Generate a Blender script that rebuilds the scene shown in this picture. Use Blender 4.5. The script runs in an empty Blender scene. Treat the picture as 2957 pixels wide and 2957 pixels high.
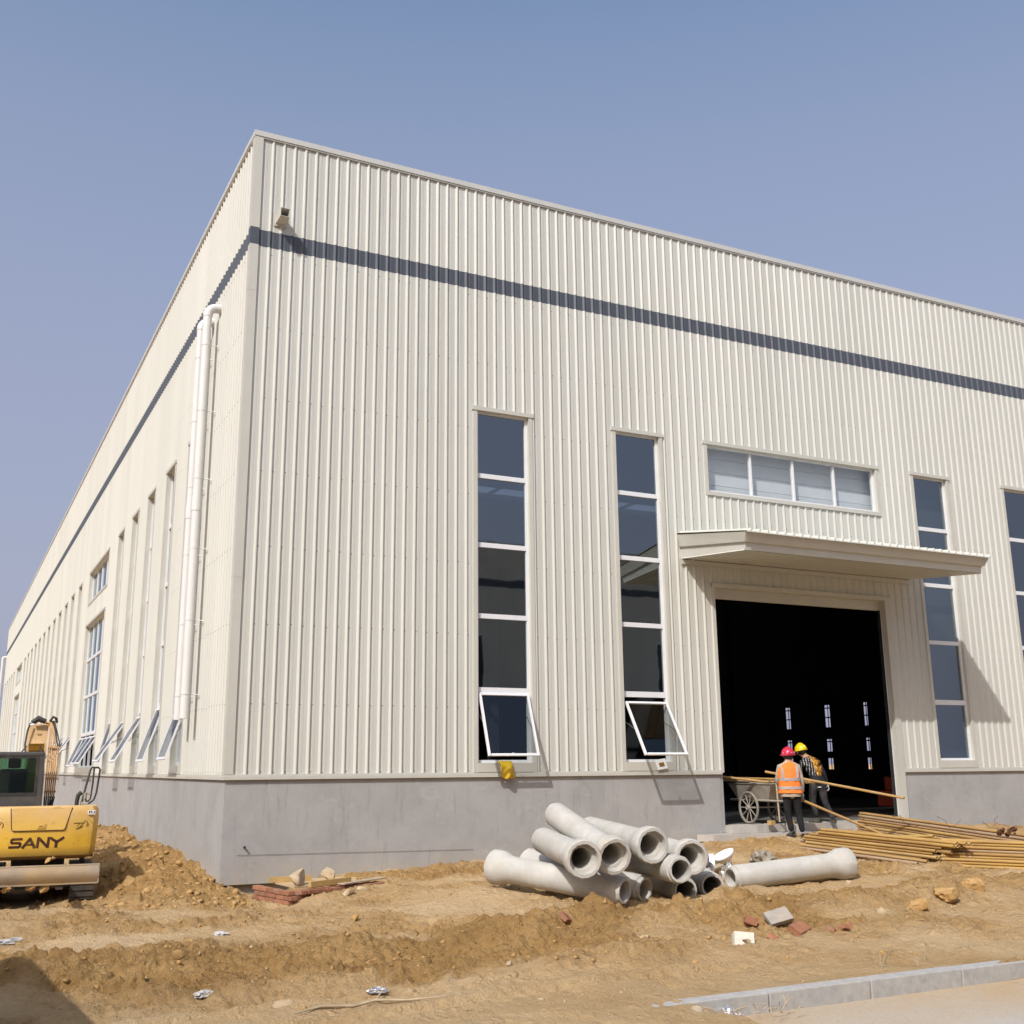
import bpy, bmesh, math, random
import numpy as np
from mathutils import Vector, Matrix, Quaternion, Euler

random.seed(7)
SC = bpy.context.scene
COL = SC.collection
R = math.radians

# ---------------------------------------------------------------- camera
cam_d = bpy.data.cameras.new("camera")
cam = bpy.data.objects.new("camera", cam_d)
COL.objects.link(cam)
_r = Vector((0.895716, -0.444572, -0.006941))
_d = Vector((0.097588, 0.2118, -0.972429))
_f = Vector((0.433785, 0.870343, 0.233098))
cam.matrix_world = Matrix.Translation((-4.1815, -18.4293, 0.128)) @ Matrix((
    (_r.x, -_d.x, -_f.x), (_r.y, -_d.y, -_f.y), (_r.z, -_d.z, -_f.z))).to_4x4()
cam_d.sensor_width = 36.0
cam_d.lens = 36.0 * 3164.83 / 2957.0
cam_d.shift_x = (1478.5 - 1440.1) / 2957.0
cam_d.shift_y = -(1478.5 - 1454.9) / 2957.0
cam_d.clip_start = 0.1
cam_d.clip_end = 6000.0
SC.camera = cam

# ---------------------------------------------------------------- sky, sun, exposure
TO_SUN = Vector((-1.25, -1.0, 1.50)).normalized()
SUN_EL = math.asin(TO_SUN.z)
SUN_AZ = math.atan2(TO_SUN.x, TO_SUN.y)
world = bpy.data.worlds.new("World")
SC.world = world
world.use_nodes = True
wn = world.node_tree
for n in list(wn.nodes):
    wn.nodes.remove(n)
sky = wn.nodes.new("ShaderNodeTexSky")
sky.sky_type = 'NISHITA'
sky.sun_disc = False
sky.sun_elevation = SUN_EL
sky.sun_rotation = SUN_AZ
sky.altitude = 50.0
sky.air_density = 1.2
sky.dust_density = 3.4
sky.ozone_density = 1.3
bg = wn.nodes.new("ShaderNodeBackground")
bg.inputs[1].default_value = 0.15
wo = wn.nodes.new("ShaderNodeOutputWorld")
# haze thickens towards the horizon, alike in every direction
tc = wn.nodes.new("ShaderNodeTexCoord")
sp = wn.nodes.new("ShaderNodeSeparateXYZ")
wn.links.new(tc.outputs['Generated'], sp.inputs[0])
hr = wn.nodes.new("ShaderNodeValToRGB")
hr.color_ramp.interpolation = 'LINEAR'
hr.color_ramp.elements.new(0.5)
hr.color_ramp.elements.new(0.75)
for e, (p, v) in zip(hr.color_ramp.elements, [(0.0, 0.90), (0.30, 0.72), (0.50, 0.46), (0.645, 0.0)]):
    e.position = p
    e.color = (v, v, v, 1)
wn.links.new(sp.outputs[2], hr.inputs[0])
hz = wn.nodes.new("ShaderNodeMix")
hz.data_type = 'RGBA'
hz.inputs[7].default_value = (2.02, 2.06, 2.86, 1)
wn.links.new(hr.outputs[0], hz.inputs[0])
wn.links.new(sky.outputs[0], hz.inputs[6])
wn.links.new(hz.outputs[2], bg.inputs[0])
wn.links.new(bg.outputs[0], wo.inputs[0])

sun_d = bpy.data.lights.new("sun", 'SUN')
sun_d.energy = 2.95
sun_d.angle = R(0.53)
sun_d.color = (1.0, 0.98, 0.95)
sun = bpy.data.objects.new("sun", sun_d)
COL.objects.link(sun)
sun.location = (-20, -30, 40)
sun.rotation_euler = (-TO_SUN).to_track_quat('-Z', 'Y').to_euler()

SC.view_settings.view_transform = 'Standard'
SC.view_settings.look = 'None'
SC.view_settings.exposure = 0.25
SC.view_settings.gamma = 1.0
SC.view_settings.use_curve_mapping = False
SC.cycles.use_denoising = True
SC.cycles.sample_clamp_indirect = 4.0
SC.cycles.max_bounces = 8
SC.cycles.transparent_max_bounces = 16

# ---------------------------------------------------------------- material helpers
class NT:
    def __init__(self, name):
        self.m = bpy.data.materials.new(name)
        self.m.use_nodes = True
        self.t = self.m.node_tree
        self.b = self.t.nodes["Principled BSDF"]
        self.out = self.t.nodes["Material Output"]
    def n(self, kind, **kw):
        nd = self.t.nodes.new("ShaderNode" + kind)
        for k, v in kw.items():
            if k.startswith('_'):
                nd.inputs[k[1:].replace('_', ' ')].default_value = v
            else:
                setattr(nd, k, v)
        return nd
    def l(self, a, b):
        self.t.links.new(a, b)
    def coords(self, kind='Object', scale=(1, 1, 1)):
        tc = self.n('TexCoord')
        mp = self.n('Mapping')
        mp.inputs['Scale'].default_value = scale
        self.l(tc.outputs[kind], mp.inputs[0])
        return mp.outputs[0]
    def geo(self, scale=(1, 1, 1)):
        g = self.n('NewGeometry')
        mp = self.n('Mapping')
        mp.inputs['Scale'].default_value = scale
        self.l(g.outputs['Position'], mp.inputs[0])
        return mp.outputs[0]
    def noise(self, vec, scale=5, detail=6, rough=0.55, dist=0.0):
        nd = self.n('TexNoise')
        nd.inputs['Scale'].default_value = scale
        nd.inputs['Detail'].default_value = detail
        nd.inputs['Roughness'].default_value = rough
        nd.inputs['Distortion'].default_value = dist
        if vec is not None:
            self.l(vec, nd.inputs['Vector'])
        return nd.outputs['Fac']
    def ramp(self, fac, stops):
        nd = self.n('ValToRGB')
        cr = nd.color_ramp
        while len(cr.elements) < len(stops):
            cr.elements.new(0.5)
        for e, (p, c) in zip(cr.elements, stops):
            e.position = p
            e.color = (c[0], c[1], c[2], 1) if not isinstance(c, (int, float)) else (c, c, c, 1)
        self.l(fac, nd.inputs[0])
        return nd.outputs[0]
    def mix(self, fac, a, b, mode='MIX'):
        nd = self.n('Mix', data_type='RGBA', blend_type=mode)
        for sock, v in ((nd.inputs[0], fac), (nd.inputs[6], a), (nd.inputs[7], b)):
            if isinstance(v, (int, float)):
                sock.default_value = v
            elif isinstance(v, (tuple, list)):
                sock.default_value = (v[0], v[1], v[2], 1)
            else:
                self.l(v, sock)
        return nd.outputs[2]
    def math(self, op, a, b=0.0, clamp=False):
        nd = self.n('Math', operation=op, use_clamp=clamp)
        for sock, v in ((nd.inputs[0], a), (nd.inputs[1], b)):
            if isinstance(v, (int, float)):
                sock.default_value = v
            else:
                self.l(v, sock)
        return nd.outputs[0]
    def bump(self, h, strength=0.3, dist=0.02):
        nd = self.n('Bump')
        nd.inputs['Strength'].default_value = strength
        nd.inputs['Distance'].default_value = dist
        self.l(h, nd.inputs['Height'])
        self.l(nd.outputs[0], self.b.inputs['Normal'])
    def base(self, c):
        if isinstance(c, (tuple, list)):
            self.b.inputs['Base Color'].default_value = (c[0], c[1], c[2], 1)
        else:
            self.l(c, self.b.inputs['Base Color'])
    def set(self, rough=0.6, metal=0.0, spec=0.5):
        self.b.inputs['Roughness'].default_value = rough
        self.b.inputs['Metallic'].default_value = metal
        self.b.inputs['Specular IOR Level'].default_value = spec

def plain(name, c, rough=0.6, metal=0.0, var=0.12, scale=8.0, spec=0.4, dirt=None, dirt_amt=0.5):
    """colour with a little grain; optional dirt in noisy patches"""
    k = NT(name)
    v = k.coords()
    f = k.noise(v, scale, 6, 0.6)
    lo = tuple(x * (1 - var) for x in c)
    hi = tuple(min(1, x * (1 + var)) for x in c)
    colr = k.ramp(f, [(0.3, lo), (0.7, hi)])
    if dirt:
        f2 = k.noise(v, scale * 0.45, 8, 0.7)
        colr = k.mix(k.ramp(f2, [(0.45, 0.0), (0.68, dirt_amt)]), colr, dirt)
    k.base(colr)
    k.set(rough, metal, spec)
    return k.m

def mat_cladding():
    k = NT("cream_steel")
    v = k.geo((0.6, 0.6, 0.12))
    f = k.noise(v, 1.1, 5, 0.6)
    c = k.ramp(f, [(0.25, (0.545, 0.543, 0.492)), (0.75, (0.59, 0.588, 0.538))])
    oi = k.n('ObjectInfo')
    r = k.ramp(oi.outputs['Random'], [(0, 0.935), (1, 1.0)])
    c = k.mix(1.0, c, r, 'MULTIPLY')
    v2 = k.geo((3.0, 3.0, 0.15))
    f2 = k.noise(v2, 2.0, 6, 0.65)
    c = k.mix(k.ramp(f2, [(0.55, 0.0), (0.85, 0.16)]), c, (0.50, 0.45, 0.36))
    k.base(c)
    k.set(0.42, 0.0, 0.4)
    v3 = k.geo((1.2, 1.2, 0.5))
    k.bump(k.noise(v3, 1.5, 3, 0.5), 0.5, 0.025)
    return k.m

def mat_plinth():
    k = NT("grey_render")
    v = k.geo((1, 1, 1))
    f = k.noise(v, 1.3, 8, 0.62, 0.4)
    c = k.ramp(f, [(0.25, (0.30, 0.297, 0.292)), (0.5, (0.355, 0.350, 0.345)), (0.75, (0.395, 0.388, 0.383))])
    # fine trowel mottling
    f3 = k.noise(v, 9.0, 6, 0.7, 0.6)
    c = k.mix(k.ramp(f3, [(0.56, 0.0), (0.74, 0.5)]), c, (0.26, 0.255, 0.255))
    f6 = k.noise(k.geo((0.8, 0.8, 1.6)), 2.2, 8, 0.72, 1.2)
    c = k.mix(k.ramp(f6, [(0.57, 0.0), (0.66, 0.5)]), c, (0.43, 0.425, 0.42))
    f7 = k.noise(k.geo((1.4, 1.4, 0.7)), 1.7, 8, 0.75, 0.8)
    c = k.mix(k.ramp(f7, [(0.62, 0.0), (0.72, 0.55)]), c, (0.235, 0.23, 0.235))
    # run-down streaks
    v2 = k.geo((5, 5, 0.55))
    f2 = k.noise(v2, 1.6, 7, 0.7, 0.3)
    c = k.mix(k.ramp(f2, [(0.56, 0.0), (0.74, 0.55)]), c, (0.21, 0.205, 0.205))
    # dust thrown up on the lowest part
    g = k.n('NewGeometry')
    sx = k.n('SeparateXYZ')
    k.l(g.outputs['Position'], sx.inputs[0])
    hz = k.n('MapRange')
    hz.inputs['From Min'].default_value = -1.75
    hz.inputs['From Max'].default_value = -1.15
    hz.inputs['To Min'].default_value = 0.75
    hz.inputs['To Max'].default_value = 0.0
    k.l(sx.outputs[2], hz.inputs[0])
    f4 = k.noise(v, 2.6, 6, 0.65)
    dm = k.math('MULTIPLY', hz.outputs[0], k.ramp(f4, [(0.35, 0.0), (0.65, 1.0)]))
    c = k.mix(dm, c, (0.42, 0.34, 0.24))
    k.base(c)
    k.set(0.85, 0, 0.25)
    k.bump(k.noise(v, 14, 8, 0.7), 0.35, 0.01)
    return k.m

def mat_concrete(name, lo, hi, dust=(0.42, 0.30, 0.16), dust_amt=0.45, bump=0.3, scale=6):
    k = NT(name)
    v = k.coords()
    oi = k.n('ObjectInfo')
    off = k.n('VectorMath', operation='ADD')
    k.l(v, off.inputs[0])
    mul = k.math('MULTIPLY', oi.outputs['Random'], 37.0)
    k.l(mul, off.inputs[1])
    v = off.outputs[0]
    f = k.noise(v, scale, 8, 0.65)
    c = k.ramp(f, [(0.3, lo), (0.7, hi)])
    f2 = k.noise(v, scale * 0.5, 8, 0.72, 0.5)
    c = k.mix(k.ramp(f2, [(0.5, 0.0), (0.72, dust_amt)]), c, dust)
    f3 = k.noise(v, scale * 6, 4, 0.6)
    c = k.mix(k.ramp(f3, [(0.62, 0.0), (0.75, 0.35)]), c, tuple(x * 0.55 for x in lo))
    k.base(c)
    k.set(0.9, 0, 0.2)
    k.bump(k.noise(v, scale * 5, 6, 0.7), bump, 0.008)
    return k.m

def mat_glass(name, tint, refl_min, rough=0.02, mirror=(0.78, 0.87, 0.91)):
    """one sheet of glass: a mirror-like reflection over tinted transmission"""
    k = NT(name)
    k.t.nodes.remove(k.b)
    tr = k.n('BsdfTransparent')
    tr.inputs[0].default_value = (*tint, 1)
    gl = k.n('BsdfGlossy')
    gl.inputs['Roughness'].default_value = rough
    gl.inputs['Color'].default_value = (*mirror, 1)
    # Schlick reflectance, the same from either side of the sheet
    ge = k.n('NewGeometry')
    dt = k.n('VectorMath', operation='DOT_PRODUCT')
    k.l(ge.outputs['Incoming'], dt.inputs[0])
    k.l(ge.outputs['Normal'], dt.inputs[1])
    s5 = k.math('POWER', k.math('SUBTRACT', 1.0, k.math('ABSOLUTE', dt.outputs['Value']), True), 5.0)
    refl = k.math('ADD', k.math('MULTIPLY', s5, 1.0 - refl_min), refl_min, True)
    v = k.geo((1, 1, 1))
    bp = k.n('Bump')
    bp.inputs['Strength'].default_value = 0.035
    bp.inputs['Distance'].default_value = 0.02
    k.l(k.noise(v, 1.6, 2, 0.5), bp.inputs['Height'])
    k.l(bp.outputs[0], gl.inputs['Normal'])
    mx = k.n('MixShader')
    k.l(refl, mx.inputs[0])
    k.l(tr.outputs[0], mx.inputs[1])
    k.l(gl.outputs[0], mx.inputs[2])
    k.l(mx.outputs[0], k.out.inputs[0])
    return k.m

def mat_soil():
    k = NT("soil")
    v = k.geo((1, 1, 1))
    at = k.n('Attribute', attribute_name='loose')
    loose = at.outputs['Fac']
    f = k.noise(v, 0.55, 9, 0.65, 0.5)
    hard = k.ramp(f, [(0.28, (0.49, 0.32, 0.155)), (0.5, (0.585, 0.405, 0.215)), (0.72, (0.66, 0.485, 0.29))])
    f2 = k.noise(v, 1.4, 9, 0.7, 0.6)
    soft = k.ramp(f2, [(0.28, (0.29, 0.165, 0.060)), (0.5, (0.40, 0.240, 0.092)), (0.75, (0.52, 0.335, 0.145))])
    c = k.mix(loose, hard, soft)
    # crumbs, grit and pale flecks
    f3 = k.noise(v, 22, 8, 0.75, 0.2)
    c = k.mix(k.math('MULTIPLY', k.ramp(f3, [(0.34, 0.7), (0.48, 0.0)]), k.math('ADD', 0.2, loose, True)), c, (0.22, 0.12, 0.045))
    f4 = k.noise(v, 55, 4, 0.6)
    c = k.mix(k.ramp(f4, [(0.63, 0.0), (0.72, 0.55)]), c, (0.58, 0.47, 0.33))
    vo = k.n('TexVoronoi')
    vo.inputs['Scale'].default_value = 9.0
    k.l(v, vo.inputs['Vector'])
    c = k.mix(k.ramp(vo.outputs['Distance'], [(0.0, 0.5), (0.11, 0.0)]), c, (0.60, 0.52, 0.40))
    k.base(c)
    k.set(0.95, 0, 0.12)
    h = k.math('ADD', k.noise(v, 14, 10, 0.72), k.math('MULTIPLY', k.noise(v, 60, 5, 0.7), 0.35))
    wv = k.n('VectorMath', operation='ADD')
    nz = k.n('TexNoise')
    nz.inputs['Scale'].default_value = 6.0
    nz.inputs['Detail'].default_value = 4.0
    k.l(v, nz.inputs['Vector'])
    sc_ = k.n('VectorMath', operation='SCALE')
    sc_.inputs['Scale'].default_value = 0.10
    k.l(nz.outputs['Color'], sc_.inputs[0])
    k.l(v, wv.inputs[0])
    k.l(sc_.outputs[0], wv.inputs[1])
    for vs_, amt in ((11.0, 0.5), (27.0, 0.28)):
        cr = k.n('TexVoronoi')
        cr.inputs['Scale'].default_value = vs_
        k.l(wv.outputs[0], cr.inputs['Vector'])
        lump = k.math('SUBTRACT', 0.55, cr.outputs['Distance'], True)
        rare = k.ramp(k.noise(v, vs_ * 0.16, 4, 0.6), [(0.45, 0.0), (0.62, 1.0)])
        h = k.math('ADD', h, k.math('MULTIPLY', k.math('MULTIPLY', lump, rare), amt * 2.2))
    k.bump(h, 1.0, 0.06)
    return k.m

def mat_road():
    k = NT("road_concrete")
    v = k.geo((1, 1, 1))
    f = k.noise(v, 0.9, 8, 0.65)
    c = k.ramp(f, [(0.3, (0.40, 0.365, 0.315)), (0.7, (0.48, 0.445, 0.395))])
    f2 = k.noise(v, 0.7, 8, 0.7, 0.7)
    sx = k.n('SeparateXYZ')
    g = k.n('NewGeometry')
    k.l(g.outputs['Position'], sx.inputs[0])
    # soil spread along the kerb and the buried end of the road
    mr = k.n('MapRange')
    mr.inputs['From Min'].default_value = -12.9
    mr.inputs['From Max'].default_value = -11.7
    mr.inputs['To Min'].default_value = -0.25
    mr.inputs['To Max'].default_value = 0.75
    k.l(sx.outputs[1], mr.inputs[0])
    ad = k.math('ADD', mr.outputs[0], k.math('MULTIPLY', k.math('SUBTRACT', f2, 0.5), 1.6), True)
    c = k.mix(ad, c, (0.44, 0.315, 0.185))
    f3 = k.noise(v, 40, 5, 0.7)
    c = k.mix(k.ramp(f3, [(0.38, 0.35), (0.5, 0.0)]), c, (0.28, 0.24, 0.19))
    k.base(c)
    k.set(0.9, 0, 0.2)
    k.bump(k.noise(v, 45, 6, 0.7), 0.3, 0.006)
    return k.m

def mat_yellow_paint():
    k = NT("worn_yellow_paint")
    v = k.coords()
    f = k.noise(v, 3.0, 7, 0.6)
    c = k.ramp(f, [(0.3, (0.60, 0.345, 0.028)), (0.7, (0.70, 0.43, 0.055))])
    sx = k.n('SeparateXYZ')
    k.l(v, sx.inputs[0])
    # pale dust on the upper part, darker towards the bottom edge
    up = k.n('MapRange')
    up.inputs['From Min'].default_value = 1.05
    up.inputs['From Max'].default_value = 1.45
    up.inputs['To Min'].default_value = 0.0
    up.inputs['To Max'].default_value = 0.75
    k.l(sx.outputs[2], up.inputs[0])
    f2 = k.noise(v, 2.2, 7, 0.7, 0.4)
    c = k.mix(k.math('MULTIPLY', up.outputs[0], k.ramp(f2, [(0.25, 0.35), (0.6, 1.0)])), c, (0.68, 0.48, 0.26))
    f3 = k.noise(v, 5.0, 8, 0.75)
    lo = k.n('MapRange')
    lo.inputs['From Min'].default_value = 0.70
    lo.inputs['From Max'].default_value = 0.90
    lo.inputs['To Min'].default_value = 0.95
    lo.inputs['To Max'].default_value = 0.0
    k.l(sx.outputs[2], lo.inputs[0])
    c = k.mix(k.math('MULTIPLY', lo.outputs[0], k.ramp(f3, [(0.2, 0.55), (0.5, 1.0)])), c, (0.075, 0.045, 0.035))
    c = k.mix(k.ramp(f3, [(0.60, 0.0), (0.70, 0.75)]), c, (0.22, 0.10, 0.03))
    f5 = k.noise(k.coords(scale=(1.5, 1.5, 9.0)), 3.0, 7, 0.75, 0.8)
    c = k.mix(k.ramp(f5, [(0.60, 0.0), (0.68, 0.55)]), c, (0.16, 0.075, 0.03))
    k.base(c)
    k.set(0.55, 0, 0.4)
    return k.m

def mat_tube():
    k = NT("rusty_painted_tube")
    v = k.coords(scale=(0.7, 6, 6))
    oi = k.n('ObjectInfo')
    off = k.n('VectorMath', operation='ADD')
    k.l(v, off.inputs[0])
    k.l(k.math('MULTIPLY', oi.outputs['Random'], 53.0), off.inputs[1])
    f = k.noise(off.outputs[0], 1.2, 8, 0.7, 0.5)
    paint = k.ramp(oi.outputs['Random'], [(0.0, (0.36, 0.215, 0.075)), (0.35, (0.50, 0.315, 0.085)), (0.6, (0.42, 0.285, 0.165)),
                                          (0.8, (0.44, 0.345, 0.25)), (1.0, (0.55, 0.36, 0.10))])
    c = k.mix(k.ramp(f, [(0.42, 0.0), (0.66, 0.75)]), paint, (0.28, 0.155, 0.07))
    f2 = k.noise(off.outputs[0], 2.6, 8, 0.75, 0.8)
    c = k.mix(k.ramp(f2, [(0.60, 0.0), (0.70, 0.8)]), c, (0.46, 0.40, 0.33))
    k.base(c)
    k.set(0.7, 0.1, 0.35)
    k.bump(f2, 0.2, 0.004)
    return k.m

def mat_brick(name, a, b):
    k = NT(name)
    v = k.coords()
    oi = k.n('ObjectInfo')
    off = k.n('VectorMath', operation='ADD')
    k.l(v, off.inputs[0])
    k.l(k.math('MULTIPLY', oi.outputs['Random'], 19.0), off.inputs[1])
    f = k.noise(off.outputs[0], 9, 8, 0.7)
    c = k.ramp(f, [(0.3, a), (0.7, b)])
    r = k.ramp(oi.outputs['Random'], [(0, 0.72), (1, 1.08)])
    c = k.mix(1.0, c, r, 'MULTIPLY')
    f2 = k.noise(off.outputs[0], 5, 8, 0.7)
    c = k.mix(k.ramp(f2, [(0.52, 0.0), (0.7, 0.6)]), c, (0.40, 0.30, 0.20))
    k.base(c)
    k.set(0.92, 0, 0.2)
    k.bump(k.noise(off.outputs[0], 40, 6, 0.7), 0.5, 0.006)
    return k.m

M = {}
M['clad'] = mat_cladding()
M['band'] = plain("slate_steel", (0.074, 0.084, 0.104), 0.42, 0, 0.08, 3, 0.4)
M['trim'] = plain("cream_flashing", (0.52, 0.51, 0.455), 0.42, 0, 0.04, 2, 0.4)
M['coping'] = plain("pale_coping", (0.52, 0.52, 0.495), 0.42, 0, 0.04, 2, 0.4)
M['plinth'] = mat_plinth()
M['white'] = plain("white_aluminium", (0.72, 0.73, 0.745), 0.35, 0, 0.03, 4, 0.5)
M['pvc'] = plain("white_pvc", (0.66, 0.66, 0.645), 0.35, 0, 0.03, 3, 0.5)
M['glass'] = mat_glass("tinted_glass", (0.30, 0.345, 0.36), 0.26)
M['sashglass'] = mat_glass("clear_glass", (0.66, 0.69, 0.70), 0.12, mirror=(0.50, 0.51, 0.52))
M['transomglass'] = mat_glass("transom_glass", (0.88, 0.90, 0.90), 0.14)
M['cabglass'] = mat_glass("green_cab_glass", (0.30, 0.48, 0.36), 0.10)
M['rooflight'] = mat_glass("rooflight_sheet", (0.75, 0.80, 0.85), 0.05)
M['lining'] = plain("grey_green_lining", (0.30, 0.335, 0.31), 0.6, 0, 0.05, 2, 0.3)
M['board'] = plain("white_board", (0.74, 0.77, 0.79), 0.8, 0, 0.03, 3, 0.2)
M['dark'] = plain("interior_shade", (0.030, 0.031, 0.033), 0.9, 0, 0.2, 1, 0.1)  # grey steel interior set near-black, so its shade is in the colour
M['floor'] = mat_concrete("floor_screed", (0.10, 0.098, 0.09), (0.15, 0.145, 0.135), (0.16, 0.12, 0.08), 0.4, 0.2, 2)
M['soil'] = mat_soil()
M['road'] = mat_road()
M['kerb'] = mat_concrete("granite_kerb", (0.33, 0.32, 0.305), (0.46, 0.445, 0.425), (0.46, 0.36, 0.25), 0.35, 0.4, 14)
M['pipe'] = mat_concrete("cast_concrete", (0.40, 0.385, 0.35), (0.53, 0.515, 0.475), (0.45, 0.36, 0.25), 0.5, 0.35, 3.0)
M['slab'] = mat_concrete("poured_slab", (0.36, 0.34, 0.31), (0.47, 0.445, 0.41), (0.44, 0.33, 0.21), 0.6, 0.4, 3)
M['footing'] = mat_concrete("rough_footing", (0.20, 0.19, 0.18), (0.30, 0.285, 0.26), (0.30, 0.22, 0.14), 0.5, 0.5, 4)
M['yellow'] = mat_yellow_paint()
M['boom'] = plain("dusty_boom_paint", (0.50, 0.325, 0.165), 0.65, 0, 0.15, 4, 0.3, (0.56, 0.36, 0.06), 0.55)
M['boomy'] = plain("yellow_boom_paint", (0.60, 0.40, 0.07), 0.6, 0, 0.15, 4, 0.3, (0.25, 0.14, 0.06), 0.4)
M['hosey'] = plain("orange_hydraulic_pipe", (0.52, 0.27, 0.07), 0.5, 0, 0.25, 5, 0.4, (0.55, 0.46, 0.38), 0.6)
M['rubber'] = plain("black_rubber", (0.022, 0.022, 0.023), 0.6, 0, 0.2, 6, 0.4, (0.16, 0.12, 0.08), 0.35)
M['cabframe'] = plain("charcoal_cab_paint", (0.060, 0.060, 0.062), 0.5, 0, 0.12, 3, 0.4, (0.20, 0.17, 0.14), 0.3)
M['blade'] = plain("scuffed_blade_steel", (0.30, 0.235, 0.17), 0.6, 0.15, 0.2, 3, 0.4, (0.42, 0.28, 0.11), 0.7)
M['track'] = plain("muddy_track_steel", (0.05, 0.043, 0.036), 0.8, 0, 0.3, 6, 0.3, (0.16, 0.105, 0.06), 0.4)
M['letter'] = plain("maroon_lettering", (0.052, 0.016, 0.016), 0.6, 0, 0.3, 14, 0.3, (0.36, 0.21, 0.05), 0.35)
M['decal'] = plain("faded_gold_decal", (0.16, 0.095, 0.02), 0.6, 0, 0.2, 14, 0.3)
M['decal2'] = plain("pale_worn_decal", (0.60, 0.42, 0.17), 0.6, 0, 0.15, 8, 0.3)
M['tube'] = mat_tube()
M['palepole'] = plain("pale_weathered_tube", (0.46, 0.36, 0.23), 0.7, 0, 0.2, 5, 0.3, (0.30, 0.18, 0.08), 0.4)
M['hole'] = plain("bore_shade", (0.02, 0.015, 0.012), 0.9, 0, 0.2, 5, 0.1)  # near-black end discs paint the shade inside the tubes
M['brick'] = mat_brick("red_brick", (0.29, 0.125, 0.070), (0.40, 0.19, 0.11))
M['mortar'] = mat_concrete("mortar", (0.30, 0.27, 0.24), (0.40, 0.36, 0.31), (0.40, 0.28, 0.16), 0.5, 0.5, 9)
M['wblock'] = mat_concrete("white_block", (0.56, 0.52, 0.44), (0.68, 0.64, 0.55), (0.46, 0.36, 0.24), 0.4, 0.4, 14)
M['stone'] = mat_concrete("tan_stone", (0.36, 0.27, 0.165), (0.54, 0.43, 0.29), (0.42, 0.29, 0.15), 0.5, 0.6, 9)
M['clod'] = mat_concrete("soil_clod", (0.34, 0.20, 0.075), (0.47, 0.295, 0.12), (0.57, 0.405, 0.21), 0.6, 0.6, 14)
M['wood'] = plain("plywood", (0.50, 0.36, 0.20), 0.75, 0, 0.12, 6, 0.25, (0.36, 0.24, 0.12), 0.4)
M['wood2'] = plain("grey_weathered_wood", (0.42, 0.34, 0.24), 0.8, 0, 0.15, 8, 0.2, (0.26, 0.18, 0.11), 0.5)
M['batten'] = plain("sawn_batten", (0.46, 0.31, 0.12), 0.75, 0, 0.12, 9, 0.25)
M['orange'] = plain("orange_vest_fabric", (0.86, 0.20, 0.035), 0.75, 0, 0.08, 12, 0.25)
M['reflect'] = plain("grey_reflective_tape", (0.32, 0.30, 0.29), 0.45, 0, 0.08, 20, 0.5)
M['tan'] = plain("tan_shirt_cotton", (0.42, 0.36, 0.28), 0.9, 0, 0.12, 9, 0.15)
M['trouser'] = plain("black_cotton", (0.014, 0.014, 0.016), 0.85, 0, 0.3, 7, 0.2, (0.035, 0.033, 0.035), 0.7)
M['jean'] = plain("dusty_black_denim", (0.020, 0.021, 0.023), 0.85, 0, 0.35, 9, 0.2, (0.10, 0.095, 0.09), 0.8)
M['skin'] = plain("skin", (0.42, 0.235, 0.150), 0.55, 0, 0.06, 9, 0.4)
M['hair'] = plain("black_hair", (0.014, 0.012, 0.011), 0.6, 0, 0.2, 30, 0.4)
M['shoe'] = plain("dusty_shoe", (0.060, 0.060, 0.045), 0.8, 0, 0.25, 12, 0.3, (0.20, 0.15, 0.10), 0.5)
M['redhat'] = plain("crimson_hard_hat", (0.56, 0.022, 0.065), 0.28, 0, 0.04, 6, 0.5)
M['yelhat'] = plain("yellow_hard_hat", (0.80, 0.56, 0.012), 0.28, 0, 0.04, 6, 0.5)
M['glove'] = plain("grey_work_glove", (0.50, 0.50, 0.51), 0.9, 0, 0.1, 20, 0.15)
M['bag'] = plain("yellow_plastic_rag", (0.66, 0.44, 0.012), 0.5, 0, 0.15, 9, 0.4, (0.42, 0.22, 0.02), 0.4)
M['cartmetal'] = plain("dusty_cart_metal", (0.32, 0.295, 0.255), 0.75, 0.05, 0.2, 6, 0.3, (0.22, 0.15, 0.10), 0.5)
M['tyre'] = plain("dusty_tyre", (0.22, 0.20, 0.17), 0.85, 0, 0.2, 8, 0.2, (0.34, 0.29, 0.22), 0.5)
M['red'] = plain("red_machine_paint", (0.40, 0.055, 0.022), 0.55, 0, 0.15, 6, 0.4, (0.20, 0.10, 0.05), 0.4)
M['foil'] = plain("crumpled_silver_foil", (0.72, 0.72, 0.74), 0.25, 0.85, 0.1, 9, 0.5)
M['plastic'] = plain("grey_white_plastic", (0.48, 0.46, 0.44), 0.4, 0, 0.12, 8, 0.4, (0.46, 0.38, 0.28), 0.4)
M['bowl'] = plain("white_enamel", (0.80, 0.79, 0.77), 0.4, 0, 0.03, 5, 0.5)
M['green'] = plain("green_label", (0.02, 0.32, 0.16), 0.5, 0, 0.1, 9, 0.4)
M['purple'] = plain("purple_label", (0.055, 0.035, 0.11), 0.5, 0, 0.1, 9, 0.4)
M['cloth'] = plain("grey_dusty_cloth", (0.33, 0.29, 0.23), 0.9, 0, 0.3, 9, 0.15, (0.10, 0.085, 0.07), 0.6)
M['straw'] = plain("dry_stalk", (0.44, 0.35, 0.235), 0.9, 0, 0.15, 12, 0.15)
M['rust'] = plain("rusty_iron", (0.13, 0.06, 0.03), 0.85, 0.1, 0.3, 12, 0.3)
M['wire'] = plain("dark_wire", (0.05, 0.045, 0.045), 0.6, 0.2, 0.1, 8, 0.3)
M['screw'] = plain("grey_screw", (0.16, 0.155, 0.15), 0.5, 0.4, 0.1, 8, 0.4)
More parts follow.
